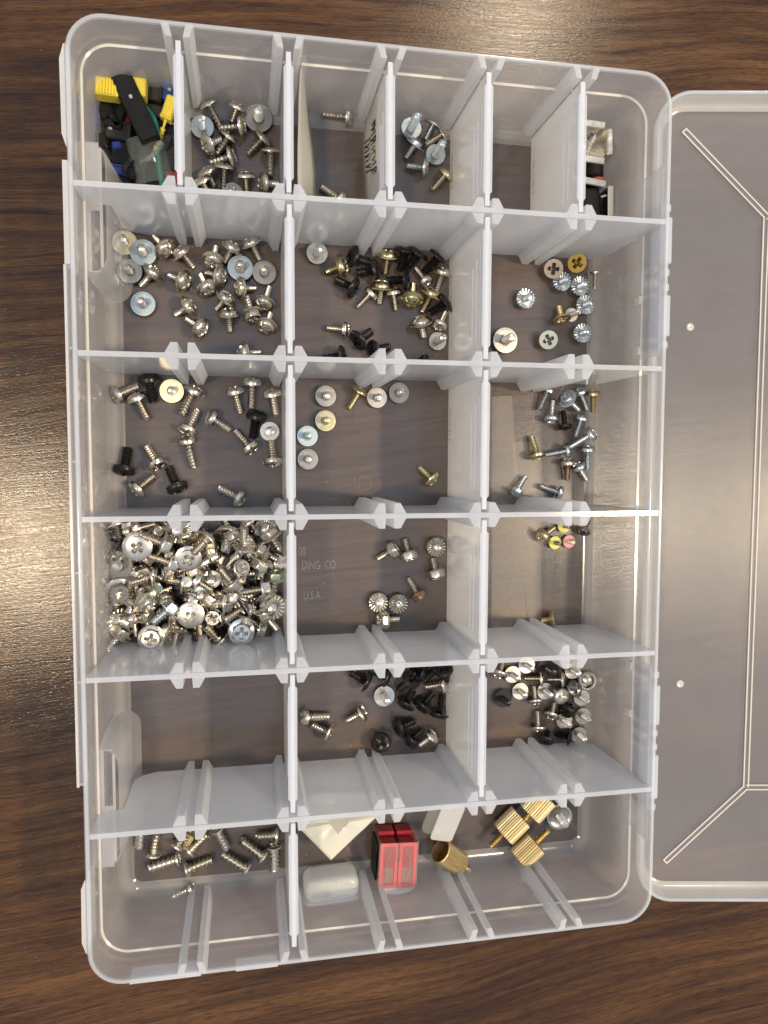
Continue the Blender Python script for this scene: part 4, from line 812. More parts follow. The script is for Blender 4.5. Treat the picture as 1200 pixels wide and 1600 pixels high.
('trussm','nickel','nickel','nickel',61.72,-78.33,5.48,-0.460,-0.747,0.480,5.27,1.49,'nickel round-head screw, head down, leftmost of four, in fifth row right tray',13,1.00),
('trussm','nickel','nickel','nickel',82.13,-81.68,5.48,0.934,0.053,0.353,7.17,0.88,'nickel round-head screw, head right, left of two, in fifth row right tray',13,1.00),
('trussm','nickel','nickel','nickel',92.82,-82.70,5.48,0.934,0.054,0.353,7.18,0.29,'nickel round-head screw, head right, right of two, in fifth row right tray',13,1.00),
('trussm','nickel','nickel','nickel',79.89,-92.23,5.48,-0.017,-0.926,0.378,6.70,3.95,'nickel round-head screw, head down, second from left, in fifth row right tray',13,1.00),
('trussm','nickel','nickel','nickel',88.25,-99.73,5.48,-0.424,-0.796,0.433,5.84,2.80,'nickel round-head screw, head down, rightmost of four, in fifth row right tray',13,1.00),
('trussm','nickel','nickel','nickel',81.54,-105.39,5.48,-0.058,-0.940,0.337,7.52,3.96,'nickel round-head screw, head down, third from left, in fifth row right tray',13,1.00),
('trussm','nickel','nickel','wash_light',69.11,-79.73,3.50,0.000,0.000,-1.000,7.00,4.11,'nickel round-head screw, upside down, leftmost of five, in fifth row right tray',13,1.00),
('trussm','nickel','nickel','wash_light',76.08,-75.44,3.50,0.000,0.000,-1.000,7.00,5.07,'nickel round-head screw, upside down, third from left, in fifth row right tray',13,1.00),
('trussm','nickel','nickel','wash_light',73.06,-87.97,3.50,0.000,0.000,-1.000,7.00,6.02,'nickel round-head screw, upside down, second from left, in fifth row right tray',13,1.00),
('trussm','nickel','nickel','wash_light',85.65,-88.67,3.50,0.000,0.000,-1.000,7.00,4.30,'nickel round-head screw, upside down, fourth from left, in fifth row right tray',13,1.00),
('trussm','nickel','nickel','wash_light',105.28,-102.07,3.50,0.000,0.000,-1.000,7.00,1.25,'nickel round-head screw, upside down, rightmost of five, in fifth row right tray',13,1.00),
('trussm','light','nickel','wash_light',99.54,-79.39,3.50,0.000,0.000,-1.000,7.00,2.98,'bright silver round-head screw, upside down, second from left, in fifth row right tray',13,1.00),
('trussm','light','nickel','wash_light',104.43,-92.86,3.50,0.000,0.000,-1.000,7.00,1.12,'bright silver round-head screw, upside down, rightmost of four, in fifth row right tray',13,1.00),
('trussm','light','nickel','wash_light',95.72,-103.69,3.50,0.000,0.000,-1.000,7.00,0.07,'bright silver round-head screw, upside down, leftmost of four, in fifth row right tray',13,1.00),
('trussm','light','nickel','wash_light',103.47,-111.47,3.50,0.000,0.000,-1.000,7.00,2.97,'bright silver round-head screw, upside down, third from left, in fifth row right tray',13,1.00),
('cup','nickel','nickel','wash_light',106.73,-84.56,3.20,0.000,0.000,-1.000,3.00,4.48,'nickel hollow-cupped screw, upside down, in fifth row right tray',13,1.00),
('trussm','black','black','black',64.42,-91.00,3.65,0.000,0.000,-1.000,7.00,1.12,'black round-head screw, upside down, left of two, in fifth row right tray',13,1.08),
('trussm','black','black','black',86.77,-77.61,4.26,0.000,0.000,-1.000,5.00,1.71,'black round-head screw, upside down, right of two, in fifth row right tray',13,1.40),
('trussm','light','light','light',92.02,-90.24,7.60,0.099,-0.099,0.990,7.00,2.17,'bright silver round-head screw, face up, in fifth row right tray',13,1.00),
('trussm','darksteel','darksteel','darksteel',98.92,-87.20,6.60,-0.188,0.282,0.941,7.00,4.38,'dark steel round-head screw, face up, in fifth row right tray',13,0.95),
('trussm','black','black','black',95.55,-97.82,5.48,-0.834,-0.197,0.516,4.91,3.27,'black round-head screw, head lower left, in fifth row right tray',13,1.00),
('trussm','black','black','black',85.53,-111.74,5.48,-0.429,-0.720,0.546,4.63,3.86,'black round-head screw, head down, in fifth row right tray',13,1.00),
('trussm','black','black','black',96.78,-111.08,5.48,0.893,-0.142,0.427,5.93,4.75,'black round-head screw, head right, in fifth row right tray',13,1.00),
('tap','light','light','light',-100.60,-138.22,4.80,0.114,0.987,0.110,10.01,2.47,'bright silver coarse tapping screw, head up, left of two, in bottom row left tray',14,1.00),
('tap','light','light','light',-95.79,-151.22,4.80,-0.161,-0.979,0.124,8.90,4.97,'bright silver coarse tapping screw, head down, in bottom row left tray',14,1.00),
('tap','light','light','light',-85.25,-154.14,4.80,0.956,0.281,0.083,13.20,5.69,'bright silver coarse tapping screw, head right, left of two, in bottom row left tray',14,1.00),
('tap','light','light','light',-85.73,-148.41,4.80,-0.597,-0.773,0.215,8.06,0.55,'bright silver coarse tapping screw, head lower left, leftmost of three, in bottom row left tray',14,1.00),
('tap','light','light','light',-80.13,-150.84,4.80,-0.754,-0.648,0.112,9.80,5.86,'bright silver coarse tapping screw, head lower left, rightmost of three, in bottom row left tray',14,1.00),
('tap','light','light','light',-68.37,-142.29,4.80,-0.399,0.912,0.100,11.01,4.54,'bright silver coarse tapping screw, head upper left, in bottom row left tray',14,1.00),
('tap','light','light','light',-55.85,-161.49,4.80,0.818,-0.570,0.083,13.32,0.82,'bright silver coarse tapping screw, head lower right, left of two, in bottom row left tray',14,1.00),
('tap','light','light','light',-48.43,-156.48,4.80,0.769,-0.633,0.086,12.77,2.85,'bright silver coarse tapping screw, head lower right, right of two, in bottom row left tray',14,1.00),
('tap','light','light','light',-42.17,-147.34,4.80,0.993,0.032,0.118,9.36,3.93,'bright silver coarse tapping screw, head right, right of two, in bottom row left tray',14,1.00),
('tap','light','light','light',-43.55,-152.28,4.80,-0.028,0.995,0.090,12.17,5.71,'bright silver coarse tapping screw, head up, right of two, in bottom row left tray',14,1.00),
('tap','light','light','light',-81.72,-159.46,4.80,-0.957,-0.276,0.093,11.83,2.37,'bright silver coarse tapping screw, head lower left, middle of three, in bottom row left tray',14,1.00),
('tap','yellow','yellow','yellow',-78.87,-143.25,4.48,0.453,0.882,0.128,8.96,3.57,'yellow brassy coarse tapping screw, head upper right, in bottom row left tray',14,0.90),
('taps','light','light','light',-80.23,-168.55,4.37,0.897,0.423,0.127,9.15,5.52,'bright silver small tapping screw, head upper right, in bottom row left tray',14,1.10),
('big','light','light','wash_light',93.31,-150.51,4.91,0.100,0.000,-0.995,9.00,5.00,'bright silver large slotted screw, upside down, in bottom row right tray',15,0.92),]
for r in SCREWS:
    screw(r[0], r[1], r[2], r[3], r[4:7], r[7:10], r[10], r[11], r[12], GROUPS[r[13]], r[14])
# ================================================================ THE OTHER THINGS IN THE COMPARTMENTS
JG = 'plastic connector pieces jumbled in the first compartment of the top row'
def hull(name, label, mt, c, s, ang, tiltx=0, tilty=0, slot=None, dot=None, ribs=0, group=JG, cat='connector'):
    """small moulded connector housing"""
    th = thing(name, label, cat, group, c, (radians(tiltx), radians(tilty), radians(ang)))
    k = MB(); k.cbox(*s, min(.5, min(s)*.15)); obj('housing', k, mt, th, smooth=False)
    if ribs:
        for i in range(ribs):
            x = -s[0]/2+.9+i*(s[0]*.9)/ribs; k = MB(); k.cbox(.75, s[1]*.94, .8, .2, (x, 0, s[2]/2+.2)); obj('rib', k, mt, th, smooth=False)
    if slot:
        for yy in slot:
            k = MB(); k.box(-s[0]*.40, s[0]*.40, yy-.25, yy+.25, s[2]/2-.2, s[2]/2+.45); obj('rail', k, mt, th, smooth=False)
        k = MB(); k.cbox(s[0]*.16, s[1]*.8, 1.0, .2, (s[0]/2-s[0]*.1, 0, s[2]/2+.3)); obj('latch', k, mt, th, smooth=False)
    if dot is not None:
        k = MB(); k.cbox(1.5, 1.3, .5, .1, (dot, 0, s[2]/2+.25)); obj('contact', k, 'light', th, smooth=False)
    return th
hull('connector_housing', 'yellow ridged connector block at the upper left of the jumble', 'yellow_plastic', (-106.0, 166.5, 15.6), (8.8, 6.6, 7), -3, ribs=7)
hull('connector_housing', 'plain yellow connector block partly under the long black one', 'yellow_plastic', (-96.0, 168.1, 14.6), (9.2, 7.0, 7), -4)
hull('connector_housing', 'long black connector lying diagonally on top of the jumble', 'black_plastic', (-95.4, 159.6, 16.6), (26, 8, 5), -65, slot=(-2.4, 2.4), dot=-4, tilty=4)
hull('connector_housing', 'dark grey connector block beside the blue one at the top', 'grey_plastic', (-89.1, 170.6, 8.6), (7.2, 9.5, 7), -8, slot=(2.6,))
hull('connector_housing', 'blue connector at the upper right, against the divider', 'blue_plastic', (-83.0, 170.6, 8.6), (8, 8, 6), -6, slot=(1.5,), dot=0)
hull('connector_housing', 'black connector cluster piece below the yellow ridged block', 'black_plastic', (-107.2, 163.2, 7.6), (8, 10, 6), 15, slot=(1.8,))
hull('connector_housing', 'blue connector edge sticking out at the left of the jumble', 'blue_plastic', (-111.1, 161.3, 5.6), (4, 10, 5), -20)
hull('connector_housing', 'dark grey connector standing beside the small red piece', 'grey_plastic', (-102.2, 161.2, 8.6), (3.6, 9, 6), -18)
hull('connector_housing', 'small red connector corner showing beside the long black one', 'red_plastic', (-100.3, 159.5, 6.6), (4.5, 5, 5), 20)
hull('connector_housing', 'dark connector with a bright contact in the left middle', 'grey_plastic', (-103.1, 153.3, 8.6), (10, 7.2, 6), -7, slot=(2.9,), dot=-3)
hull('connector_housing', 'narrow dark grey connector at the far left of the jumble', 'grey_plastic', (-109.1, 155.0, 6.6), (4.6, 10, 5), -5)
hull('connector_housing', 'black connector leaning at the lower left, above the pocket', 'grey_plastic', (-109.8, 145.7, 7.6), (4.2, 12, 5), 28, slot=(0,))
hull('connector_housing', 'black connector behind the leaning one at lower left', 'black_plastic', (-107.3, 144.1, 5.6), (6, 13, 5), 25)
hull('connector_housing', 'black connector to the left of the clear tube', 'black_plastic', (-101.7, 144.8, 7.6), (9.6, 9, 6), -5)
hull('connector_housing', 'small bright blue connector top showing in the middle left', 'blue_plastic', (-104.0, 147.8, 9.6), (4, 3, 3), 10)
hull('connector_housing', 'blue connector at the bottom of the jumble', 'blue_plastic', (-102.3, 138.9, 7.6), (8.4, 4.8, 5), -3, slot=(.9,))
hull('connector_housing', 'black connector below the bottom blue one', 'black_plastic', (-101.7, 135.3, 5.6), (11, 7, 5), -3)
hull('connector_housing', 'black connector behind the green wire', 'black_plastic', (-91.8, 163.1, 5.6), (12, 11, 7), -12)
hull('connector_housing', 'black connector under the yellow plug on the right', 'black_plastic', (-84.5, 157.7, 6.6), (9, 12, 6), -6, slot=(1.5,))
hull('connector_housing', 'dark grey connector upright at the lower right', 'grey_plastic', (-83.2, 144.2, 8.6), (4.6, 9.5, 6), -4, slot=(1.2,))
hull('connector_housing', 'thin black connector between tube and divider', 'black_plastic', (-85.9, 149.4, 6.6), (4, 8, 5), -10)
hull('connector_housing', 'red connector edge at the lower right corner of the jumble', 'red_plastic', (-82.4, 137.7, 7.6), (6, 4, 4), -5)
hull('connector_housing', 'black connector filling the middle of the jumble', 'black_plastic', (-99.4, 158.2, 2.6), (22, 20, 4), 10)
hull('connector_housing', 'black connector lying deep at the lower right of the jumble', 'black_plastic', (-86.9, 143.0, 3.1), (16, 18, 4), -8)
hull('connector_housing', 'black connector lying deep at the lower left of the jumble', 'black_plastic', (-104.5, 141.7, 3.1), (14, 16, 4), 8)
hull('connector_housing', 'dark grey connector below the dark grey block at the top', 'grey_plastic', (-88.2, 162.1, 8.6), (9, 5, 5), -10)
hull('connector_housing', 'small black connector tip just left of the red corner piece', 'black_plastic', (-104.4, 156.9, 10.6), (3, 6, 4), 30, slot=(.4,))
hull('connector_housing', 'short black connector across the middle, above the dotted one', 'black_plastic', (-104.9, 155.3, 10.6), (7, 3, 4), -12)
hull('connector_housing', 'small blue connector tucked under the long black one', 'blue_plastic', (-101.8, 165.9, 7.6), (5, 5, 4), 20)
hull('connector_housing', 'narrow grey connector leaning on the blue bottom one', 'grey_plastic', (-99.1, 140.5, 10.6), (3, 8, 4), -35, slot=(.5,))
hull('connector_housing', 'small black connector against the wall at far left', 'black_plastic', (-109.7, 148.9, 9.6), (4, 6, 4), 12)
hull('connector_housing', 'small dark connector below the yellow plug stem', 'grey_plastic', (-84.2, 149.7, 10.6), (3.5, 6, 4), -22, slot=(.3,))
hull('connector_housing', 'little blue connector end between tube and divider', 'blue_plastic', (-82.8, 151.4, 8.6), (4, 4, 4), 5)
hull('connector_housing', 'tiny black connector on the tube edge at the lower left', 'black_plastic', (-98.2, 136.8, 10.6), (3, 5, 3), 15)
th = thing('plug', 'small yellow plug with a thin ribbed stem on the right', 'connector', JG, (-82.9, 162.8, 13.6), (0, 0, radians(-18)))
k = MB(); k.cbox(4.2, 8.4, 4, .5); obj('housing', k, 'yellow_plastic', th, smooth=False)
k = MB(); k.cbox(4.6, 1.5, 4.4, .4, (0, -4.6, 0)); obj('collar', k, 'yellow_plastic', th, smooth=False)
k = MB(); k.tube([(0, -5.2, 0), (-.2, -8.5, -1)], [.7, .35], 10); k.lathe([(0, 0)], 3) if False else None
for i in range(6): k.tube([(-.2-i*.1, -8.4-i*1.5, -1-i*.2), (-.3-i*.1, -9.6-i*1.5, -1.2-i*.2)], [1.15, .85], 10)
k.tube([(-.2, -8.4, -1), (-.9, -17.4, -2.3)], .6, 8); obj('stem', k, 'yellow_plastic', th)
def smoothpts(P, n=8):
    P = [Vector(p) for p in P]; out_ = []
    for i in range(len(P)-1):
        p0, p1, p2, p3 = P[max(i-1, 0)], P[i], P[i+1], P[min(i+2, len(P)-1)]
        for k_ in range(n):
            t = k_/n; out_.append(.5*((2*p1)+(-p0+p2)*t+(2*p0-5*p1+4*p2-p3)*t*t+(-p0+3*p1-3*p2+p3)*t**3))
    return out_+[P[-1]]
k = MB(); k.tube(smoothpts([(-94.9, 165.6, 10.6), (-91.9, 161.5, 13.6), (-89.1, 157.4, 14.6), (-88.1, 153.2, 13.6), (-88.1, 149.0, 11.6), (-87.8, 141.8, 10.6), (-86.8, 133.4, 9.6)]), 1.15, 10)
tag(obj('green_wire', k, 'teal'), 'teal green insulated wire curving from the long black connector into the tube', 'wire')
# clear tube over the wire, cut open at the top
tp = smoothpts([(-93.0, 150.9, 11.6), (-91.8, 145.3, 10.6), (-90.5, 140.2, 9.6), (-89.1, 133.2, 9.6)], 4)
k = MB(); loops = []
for i, p in enumerate(tp):
    t = (tp[min(i+1, len(tp)-1)]-tp[max(i-1, 0)]).normalized(); a = t.cross(Vector((0, 0, 1))).normalized(); b = a.cross(t)
    loops.append([p+a*cos(q*2*pi/28)*(7.6+.2*sin(q))+b*sin(q*2*pi/28)*5.2 for q in range(28)])
k.rings(loops); k.rings([[q+(tp[0]-q)*.07 for q in loops[0]], loops[0]])
tag(obj('clear_tube', k, 'tube'), 'wide clear plastic tube end with the green wire inside', 'tube')
k = MB(); k.tube(smoothpts([(-86.2, 147.2, 17.6), (-88.9, 142.3, 18.6), (-91.9, 139.7, 18.6), (-94.4, 139.1, 17.6)]), [1.3]*8+[.9]*8+[.4]*8+[.2], 6)
tag(obj('tube_sliver', k, 'clear'), 'curled sliver of clear plastic lying across the tube', 'plastic sliver')
k = MB(); k.tube([(-83.2, 157.2, 11.6), (-80.7, 157.5, 11.6)], .3, 6); tag(obj('contact_pin', k, 'light'), 'thin bright metal pin beside the divider on the right', 'pin')

# ---- paper labels in the third compartment
def sheet_(name, label, bot, topz, mt='paper', wob=1.0):
    k = MB(); n = len(bot); F = []; V = []
    R = 6
    for i, (b, tp_) in enumerate(zip(bot, topz)):
        b = Vector(b); tp_ = Vector(tp_)
        for r in range(R+1):
            q = b.lerp(tp_, r/R); q.x += wob*sin(pi*r/R)*(.6+.4*sin(i*1.7)); V.append(tuple(q))
    for i in range(n-1):
        for r in range(R): a = i*(R+1)+r; F.append((a, a+R+1, a+R+2, a+1))
    k.add(V, F)
    o = obj(name, k, mt); md = o.modifiers.new('s', 'SOLIDIFY'); md.thickness = .00012
    tag(o, label, 'paper label', 'paper strips standing against the dividers'); return o, V, R
sheet_('paper_label', 'blank paper strip standing against the left divider of the third compartment',
       [(-27.2, 188.5, 2.6), (-28.1, 181.3, 2.6), (-26.7, 173.7, 2.1), (-25.4, 164.5, 2.1), (-24.0, 155.2, 2.1), (-23.0, 145.8, 2.1), (-22.5, 134.5, 2.1)],
       [(-31.2, 176.1, 39.6), (-32.6, 167.5, 41.6), (-33.2, 158.1, 42.6), (-33.5, 148.3, 43.6), (-33.8, 138.9, 43.6), (-33.9, 129.5, 43.6), (-33.7, 119.6, 43.6)])
pb = [(-1.3, 172.4, 2.1), (-1.9, 166.4, 2.1), (-2.5, 159.5, 2.1), (-2.2, 152.7, 2.1), (-1.6, 146.0, 2.1), (-1.3, 135.8, 2.1)]
pt_ = [(-1.1, 166.1, 31.6), (-1.3, 158.2, 32.6), (-1.5, 150.4, 33.6), (-1.2, 143.0, 33.6), (-0.9, 135.6, 33.6), (-0.7, 125.1, 33.6)]
o, V, R_ = sheet_('paper_label', 'paper strip with black handwriting against the right divider of the third compartment', pb, pt_)
def onp(u_, r_):
    i = min(int(u_), len(pb)-2); f = u_-i
    b = Vector(pb[i]).lerp(Vector(pb[i+1]), f); tq = Vector(pt_[i]).lerp(Vector(pt_[i+1]), f); q = b.lerp(tq, r_); q.x += sin(pi*r_)*.9-.35; q.z += .1; return q
strokes = []
for L0_, r0, cnt in ((1.1, .62, 11), (1.9, .25, 7)):
    uu = L0_
    for i in range(cnt):
        dr = random.uniform(.14, .26); strokes.append([(uu, r0+dr), (uu+.12, r0-dr*.6)]);
        if i % 2: strokes.append([(uu+.12, r0-dr*.6), (uu+.2, r0+dr*.7)])
        if i % 3 == 0: strokes.append([(uu-.04, r0+dr), (uu+.26, r0+dr*.9)])
        uu += random.uniform(.24, .34)
k = MB()
for st in strokes: k.tube([onp(u_, r_) for u_, r_ in st], .26, 5)
link('handwriting', k.mesh('handwriting', 'ink'), o)
k = MB(); k.tube(smoothpts([(-32.0, 142.7, 13.6), (-31.5, 139.6, 13.6), (-31.9, 136.4, 13.6), (-31.3, 133.1, 13.6)]), .28, 6); tag(obj('hair', k, 'ink'), 'short dark wavy hair on the left paper strip', 'hair')

# ---- metal cages with black knobs, sixth compartment
def flange(th, c, s, rz=0):
    k = MB(); k.cbox(*s, .35); obj('flange', k, 'steelplate', th, c, (0, 0, radians(rz)), smooth=False)
CG = 'plated metal cages in the sixth compartment'
c0 = Vector((100.5, 164.1, 12.6)); c0.z = ZF; th = thing('metal_cage', 'plated square metal cage standing at the top of the sixth compartment', 'metal bracket', CG, c0)
flange(th, (-3.5, 8.0, 6.5), (17, 1.2, 12), -3); flange(th, (6.6, .2, 6.5), (1.6, 11.5, 12), 2); flange(th, (-3.5, -8.2, 6.5), (17, 1.2, 12), -3)
flange(th, (-3.5, 7.4, 12.3), (17, 3.2, .8), -3); flange(th, (7.4, .2, 12.3), (2.6, 11.5, .8), 2); flange(th, (-3.5, -8.0, 12.3), (17, 3.2, .8), -3)
k = MB(); k.box(-11, 5.8, -7.4, 7.4, 1, 1.8); obj('base_plate', k, 'nickel', th, smooth=False)
k = MB(); k.lathe([(3.2, 1.8), (3.4, 4.6), (4.6, 5.2), (5.2, 4.4), (5.4, 1.8)], 28); obj('nut', k, 'nickel', th, (-5, -2, 0))
for a in (35, 55): k = MB(); k.cbox(7, 1.1, .6, .15); obj('spring_leg', k, 'light', th, (0, 4, 7), (0, radians(25), radians(a)), smooth=False)
th = thing('rubber_knob', 'black rounded knob with a red disc between the two metal cages', 'knob', None, (102.5, 153.6, 9.6))
k = MB(); k.lathe([(0.1, -4), (3.4, -4), (4.2, -3), (4.3, 3.5), (3.5, 4.2), (.1, 4.2)], 28); obj('body', k, 'black_plastic', th, (0, 0, 0), (radians(90), 0, 0))
k = MB(); k.lathe([(0.1, -1), (3.3, -1), (3.7, -.5), (3.7, .5), (3.3, 1), (.1, 1)], 28); obj('disc', k, 'red_disc', th, (1.4, -5.6, -.6), (radians(80), 0, radians(6)))
c0 = Vector((101.0, 138.3, 12.6)); c0.z = ZF; th = thing('metal_cage', 'plated metal cage holding a black block, lower in the sixth compartment', 'metal bracket', CG, c0)
flange(th, (-3, 8.6, 6.5), (17, 1.2, 12), -6); flange(th, (7.8, .2, 6.5), (1.4, 13.5, 12), 1); flange(th, (-3, 8.2, 12.3), (17, 3.2, .8), -6); flange(th, (7.8, .2, 12.3), (2.8, 13.5, .8), 1)
k = MB(); k.cbox(14, 14, 9, 1.2); obj('block', k, 'black_plastic', th, (-2.5, -.4, 5.5), (0, 0, radians(6)), smooth=False)
k = MB(); k.cbox(3.6, .9, .5, .1); obj('spring_leg', k, 'light', th, (5.4, 2.6, 11), (0, 0, radians(20)), smooth=False)

# ---- bottom row
# folded white packet: a flat pouch, doubled over, corner pointing down
def pad(name, label, poly, z0, th_, mt, cat):
    """soft flat packet: outline lifted into a low cushion with creases"""
    k = MB(); cx_ = sum(p[0] for p in poly)/len(poly); cy_ = sum(p[1] for p in poly)/len(poly); n = len(poly); D = []
    for i in range(n):
        a, b = Vector(poly[i]), Vector(poly[(i+1) % n])
        for q in range(8): D.append(a.lerp(b, q/8))
    loops = []
    for f_, z in ((1.0, 0), (1.0, .25), (.93, .7), (.75, .95), (.5, 1.0), (.25, 1.02)):
        loops.append([(cx_+(p.x-cx_)*f_, cy_+(p.y-cy_)*f_, p.z+th_*z+(.35*sin(p.x*1.3+p.y*.8)+.25*sin(p.y*2.1-p.x))*z) for p in D])
    k.rings(loops, cap0=True, cap1=True); o = obj(name, k, mt, ang=25); tag(o, label, cat); return o
pad('folded_packet', 'white translucent folded packet with its corner pointing down', [(-32.9, -139.7, 14.6), (-19.1, -154.6, 16.6), (2.0, -136.8, 15.6), (2.1, -129.4, 6.6), (-28.6, -128.4, 6.6)], 0, 2.2, 'bag', 'packet')
cx0, cy0, _ = (-18.6, -162.7, 1.6)
th = thing('soft_plastic_box', 'milky white rounded plastic case lying below the folded packet', 'plastic case', None, (cx0, cy0-6, ZF+.1), (0, 0, radians(2)))
k = MB(); k.rings([[(x, y, z) for x, y in rrect(12.2-d, 5.2-d*.7, 3.6-d*.4, 8)] for d, z in [(4, 0), (2.2, .5), (.9, 1.6), (.2, 3.4), (0, 5), (0, 12.5), (.3, 14.2), (1.0, 15.2), (2.0, 15.8), (3.0, 16)]], cap0=True, cap1=True)
obj('case', k, ['white_soft', 'edge'], th, ang=60)
k = MB(); k.rings([[(x, y-4.2, z+8) for x, z in rrect(12.6-d, 8.2-d, 4, 8)] for d in (0,)] and [[(x, yy, z+8) for x, z in rrect(12.5-d, 8.1-d, 4, 8)] for d, yy in ((.6, -4.3), (0, -4.3), (0, -5.3), (.6, -5.3))]); obj('rim', k, 'edge', th, ang=40)
k = MB(); k.tube([(2, 3.6, 15.9), (3.0, 1.0, 16.1), (4.4, -2.6, 16.0)], [.5, .45, .1], 8); obj('scratch', k, 'edge', th)
# clear square pack of red blocks, lying on its side with the open end towards the middle of the box
bx_, by_, _ = (11.5, -148.3, 1.6)
th = thing('red_connector_pack', 'clear square tube packed with four red blocks and printed pink frames', 'connector pack', None, (bx_, by_, ZF+.1), (0, 0, radians(-3)))
PW, PH, PL = 8.6, 16.6, 21.5
for sx in (-1, 1):
    for q in (0, 1):
        k = MB(); k.cbox(PW-.9, 11, PH/2-.7, .6); obj('red_block', k, 'red_plastic', th, (sx*PW/2, -5.2-q*1.8, PH/4+.2+q*PH/2), smooth=False)
    k = MB(); x0 = sx*PW/2
    for (u0, u1, v0, v1) in ((-3.95, 3.95, -2.3, -.9), (-3.95, 3.95, -PL+.4, -PL+1.7), (-3.95, -2.7, -PL+1.7, -2.3), (2.7, 3.95, -PL+1.7, -2.3)):
        k.box(x0+u0, x0+u1, v0, v1, PH-.35, PH)
    obj('printed_frame', k, 'pink_print', th, smooth=False)
    k = MB(); k.box(x0-2.6, x0+2.6, -PL+1.8, -2.4, PH-1.2, PH-.8); obj('grey_card', k, 'card', th, smooth=False)
k = MB(); k.box(-PW-.3, PW+.3, -PL, -.6, PH+.05, PH+.3); obj('top_film', k, 'clear_pink', th, smooth=False)
for x0 in (-PW-.3, PW):
    k = MB(); k.box(x0, x0+.3, -PL, -.3, 0, PH); obj('side_film', k, 'clear', th, smooth=False)
k = MB(); k.cbox(.8, 17, 12, .3, (-PW-.8, -10.5, 8)); k.cbox(.9, 3, 2.5, .2, (-PW-1.0, -3.2, 14)); obj('dark_side', k, 'black_plastic', th, smooth=False)
k = MB(); P = [(PW*cos(pi+pi*i/12), -PL+3.6*sin(pi+pi*i/12)) for i in range(13)]; k.prism(P, PH-2.2, PH-1.2); obj('end_flap', k, 'white_soft', th, smooth=False)
for xx, b_ in ((-5.0, 1), (4.8, -1)):
    k = MB(); k.tube([(xx+1.5*b_, -3.5, PH+.3), (xx-.2*b_, -8, PH+.4), (xx-.6*b_, -13, PH+.4), (xx+.6*b_, -18, PH+.3)], [.2, .5, .45, .25], 8); obj('crease', k, 'clear', th)
k = MB(); k.tube([(-.9, -1, PH+.3), (-1.1, -7, PH+.4), (-.1, -9.5, PH+.5), (.9, -7, PH+.4), (1.1, -1, PH+.3)], .28, 8); obj('crease', k, 'clear', th)
# white tag standing against the wall
th = thing('plastic_tag', 'translucent white rounded plastic tag leaning above the hollow brass screw', 'plastic tag', None, (32.1, -144.6, 13.6), (radians(22), 0, radians(-12)))
k = MB(); k.rings([[(x, y, z) for x, y in rrect(5.2, 11, 1.5, 6)] for z in (0, .8)], cap0=True, cap1=True); obj('leaf', k, 'white_soft', th, (1.6, 3, 1.2), smooth=False)
k = MB(); k.rings([[(x, y, z) for x, y in rrect(5.5, 10, 4.5, 8)] for z in (0, .8)], cap0=True, cap1=True); obj('leaf', k, 'clear', th, (-3.4, 4, 0), smooth=False)

# knurled brass thumb screws
def thumb(label, p_sh, p_end, R=6.0, tiplen=8, hollow=False, z0=0):
    a = Vector(p_sh); b = Vector(p_end); ax = (b-a); ln = ax.length; ax.normalize()
    th = thing('thumb_screw', label, 'thumb screw', 'knurled brass thumb screws at the bottom right', a, ax.to_track_quat('Z', 'Y'))
    n = 99
    def kn(r, z, c=1): return [(r*(1-(.055 if (i % 3) == 2 else 0)*c)*cos(2*pi*i/n), r*(1-(.055 if (i % 3) == 2 else 0)*c)*sin(2*pi*i/n), z) for i in range(n)]
    k = MB()
    L_ = [kn(.5, 0, 0), kn(R*.93, 0, 0), kn(R, .35), kn(R, ln-.35), kn(R*.94, ln, 0)]
    if hollow: L_ += [kn(R*.86, ln, 0), kn(R*.84, ln-.4, 0), kn(R*.82, 2.5, 0), kn(.5, 2.5, 0)]
    else: L_ += [kn(.5, ln+.02, 0)]
    k.rings(L_, cap0=True, cap1=True); obj('knurled_grip', k, 'brass', th, ang=30)
    s_ = thread(1.75, 1.35, tiplen, .8); obj('threaded_shank', s_, 'brass', th)
    return th
thumb('brass knurled screw with a dark hollow end facing left, beside the red pack', (42.4, -167.3, 8.2), (32.1, -158.1, 11.6), 5.6, 7, True)
thumb('left brass knurled screw with its thread pointing to the lower left', (63.5, -154.9, 8.2), (72.5, -146.8, 8.2), 6.3, 8)
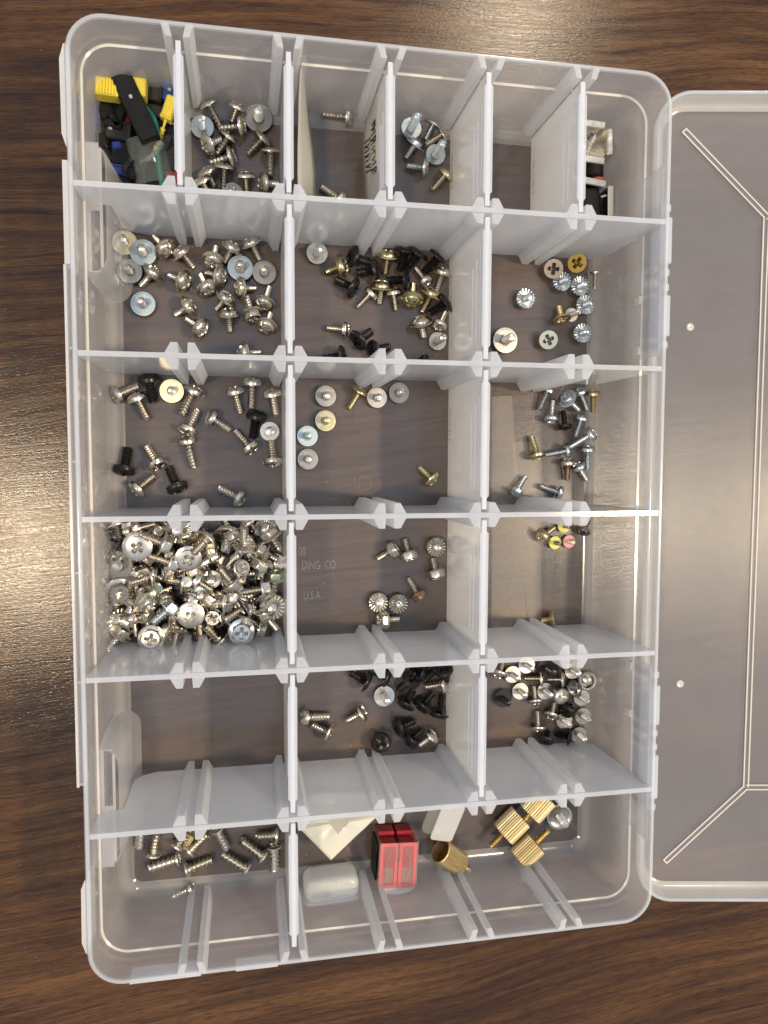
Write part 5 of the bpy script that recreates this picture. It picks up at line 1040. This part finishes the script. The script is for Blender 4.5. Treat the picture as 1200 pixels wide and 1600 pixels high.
thumb('lowest brass knurled screw with its thread pointing to the upper right', (80.3, -160.4, 8.2), (71.4, -168.0, 8.2), 6.2, 8)
thumb('brass knurled screw half hidden below the cross wall', (76.6, -146.2, 8.2), (84.8, -137.8, 8.2), 6.3, 6)

# ---- bits of tape under the floor, dust, a hair
k = MB(); q_ = [(68.6, 30.4, 0.1), (83.2, 30.5, 0.1), (84.6, -59.6, 0.1), (78.1, -59.3, 0.1)]
k.add([(p[0], p[1], .12) for p in q_], [(3, 2, 1, 0)]); tag(obj('tape_strip', k, 'tape', smooth=False), 'long pale tape strip stuck under the right column floor', 'tape', 'tape strips under the box floor')
k = MB(); q_ = [(58.5, 51.0, 0.3), (68.2, 51.8, 0.3), (77.4, -59.3, 0.3), (59.5, -58.5, 0.3)]
k.add([(p[0], p[1], .22) for p in q_], [(3, 2, 1, 0)]); tag(obj('tape_strip', k, 'tape', smooth=False), 'wide beige tape strip under the floor beside the divider', 'tape', 'tape strips under the box floor')
k = MB(); k.tube(smoothpts([(-79.9, -77.7, 1.9), (-73.7, -84.7, 1.9), (-69.4, -95.1, 1.9), (-68.7, -105.3, 1.9), (-70.2, -112.5, 1.9)]), .07, 5)
tag(obj('hair', k, 'clear'), 'long pale curved hair lying in the empty fifth-row left compartment', 'hair')
k = MB()
for i in range(150):
    x, y = random.uniform(-100, 100), random.uniform(-160, 160); s_ = random.choice((.08, .1, .12, .2)); z = ZF+.03
    k.add([(x-s_, y, z), (x, y-s_, z), (x+s_, y, z), (x, y+s_, z), (x, y, z+s_)], [(0, 1, 4), (1, 2, 4), (2, 3, 4), (3, 0, 4)])
for i in range(25):
    x, y = random.uniform(-175, -125), random.uniform(-200, 200); s_ = .12; z = .01
    k.add([(x-s_, y, z), (x, y-s_, z), (x+s_, y, z), (x, y+s_, z), (x, y, z+s_)], [(0, 1, 4), (1, 2, 4), (2, 3, 4), (3, 0, 4)])
o = obj('dust', k, 'dust', smooth=False); o['kind'] = 'stuff'; o['label'] = 'tiny pale dust specks on the box floor and table'
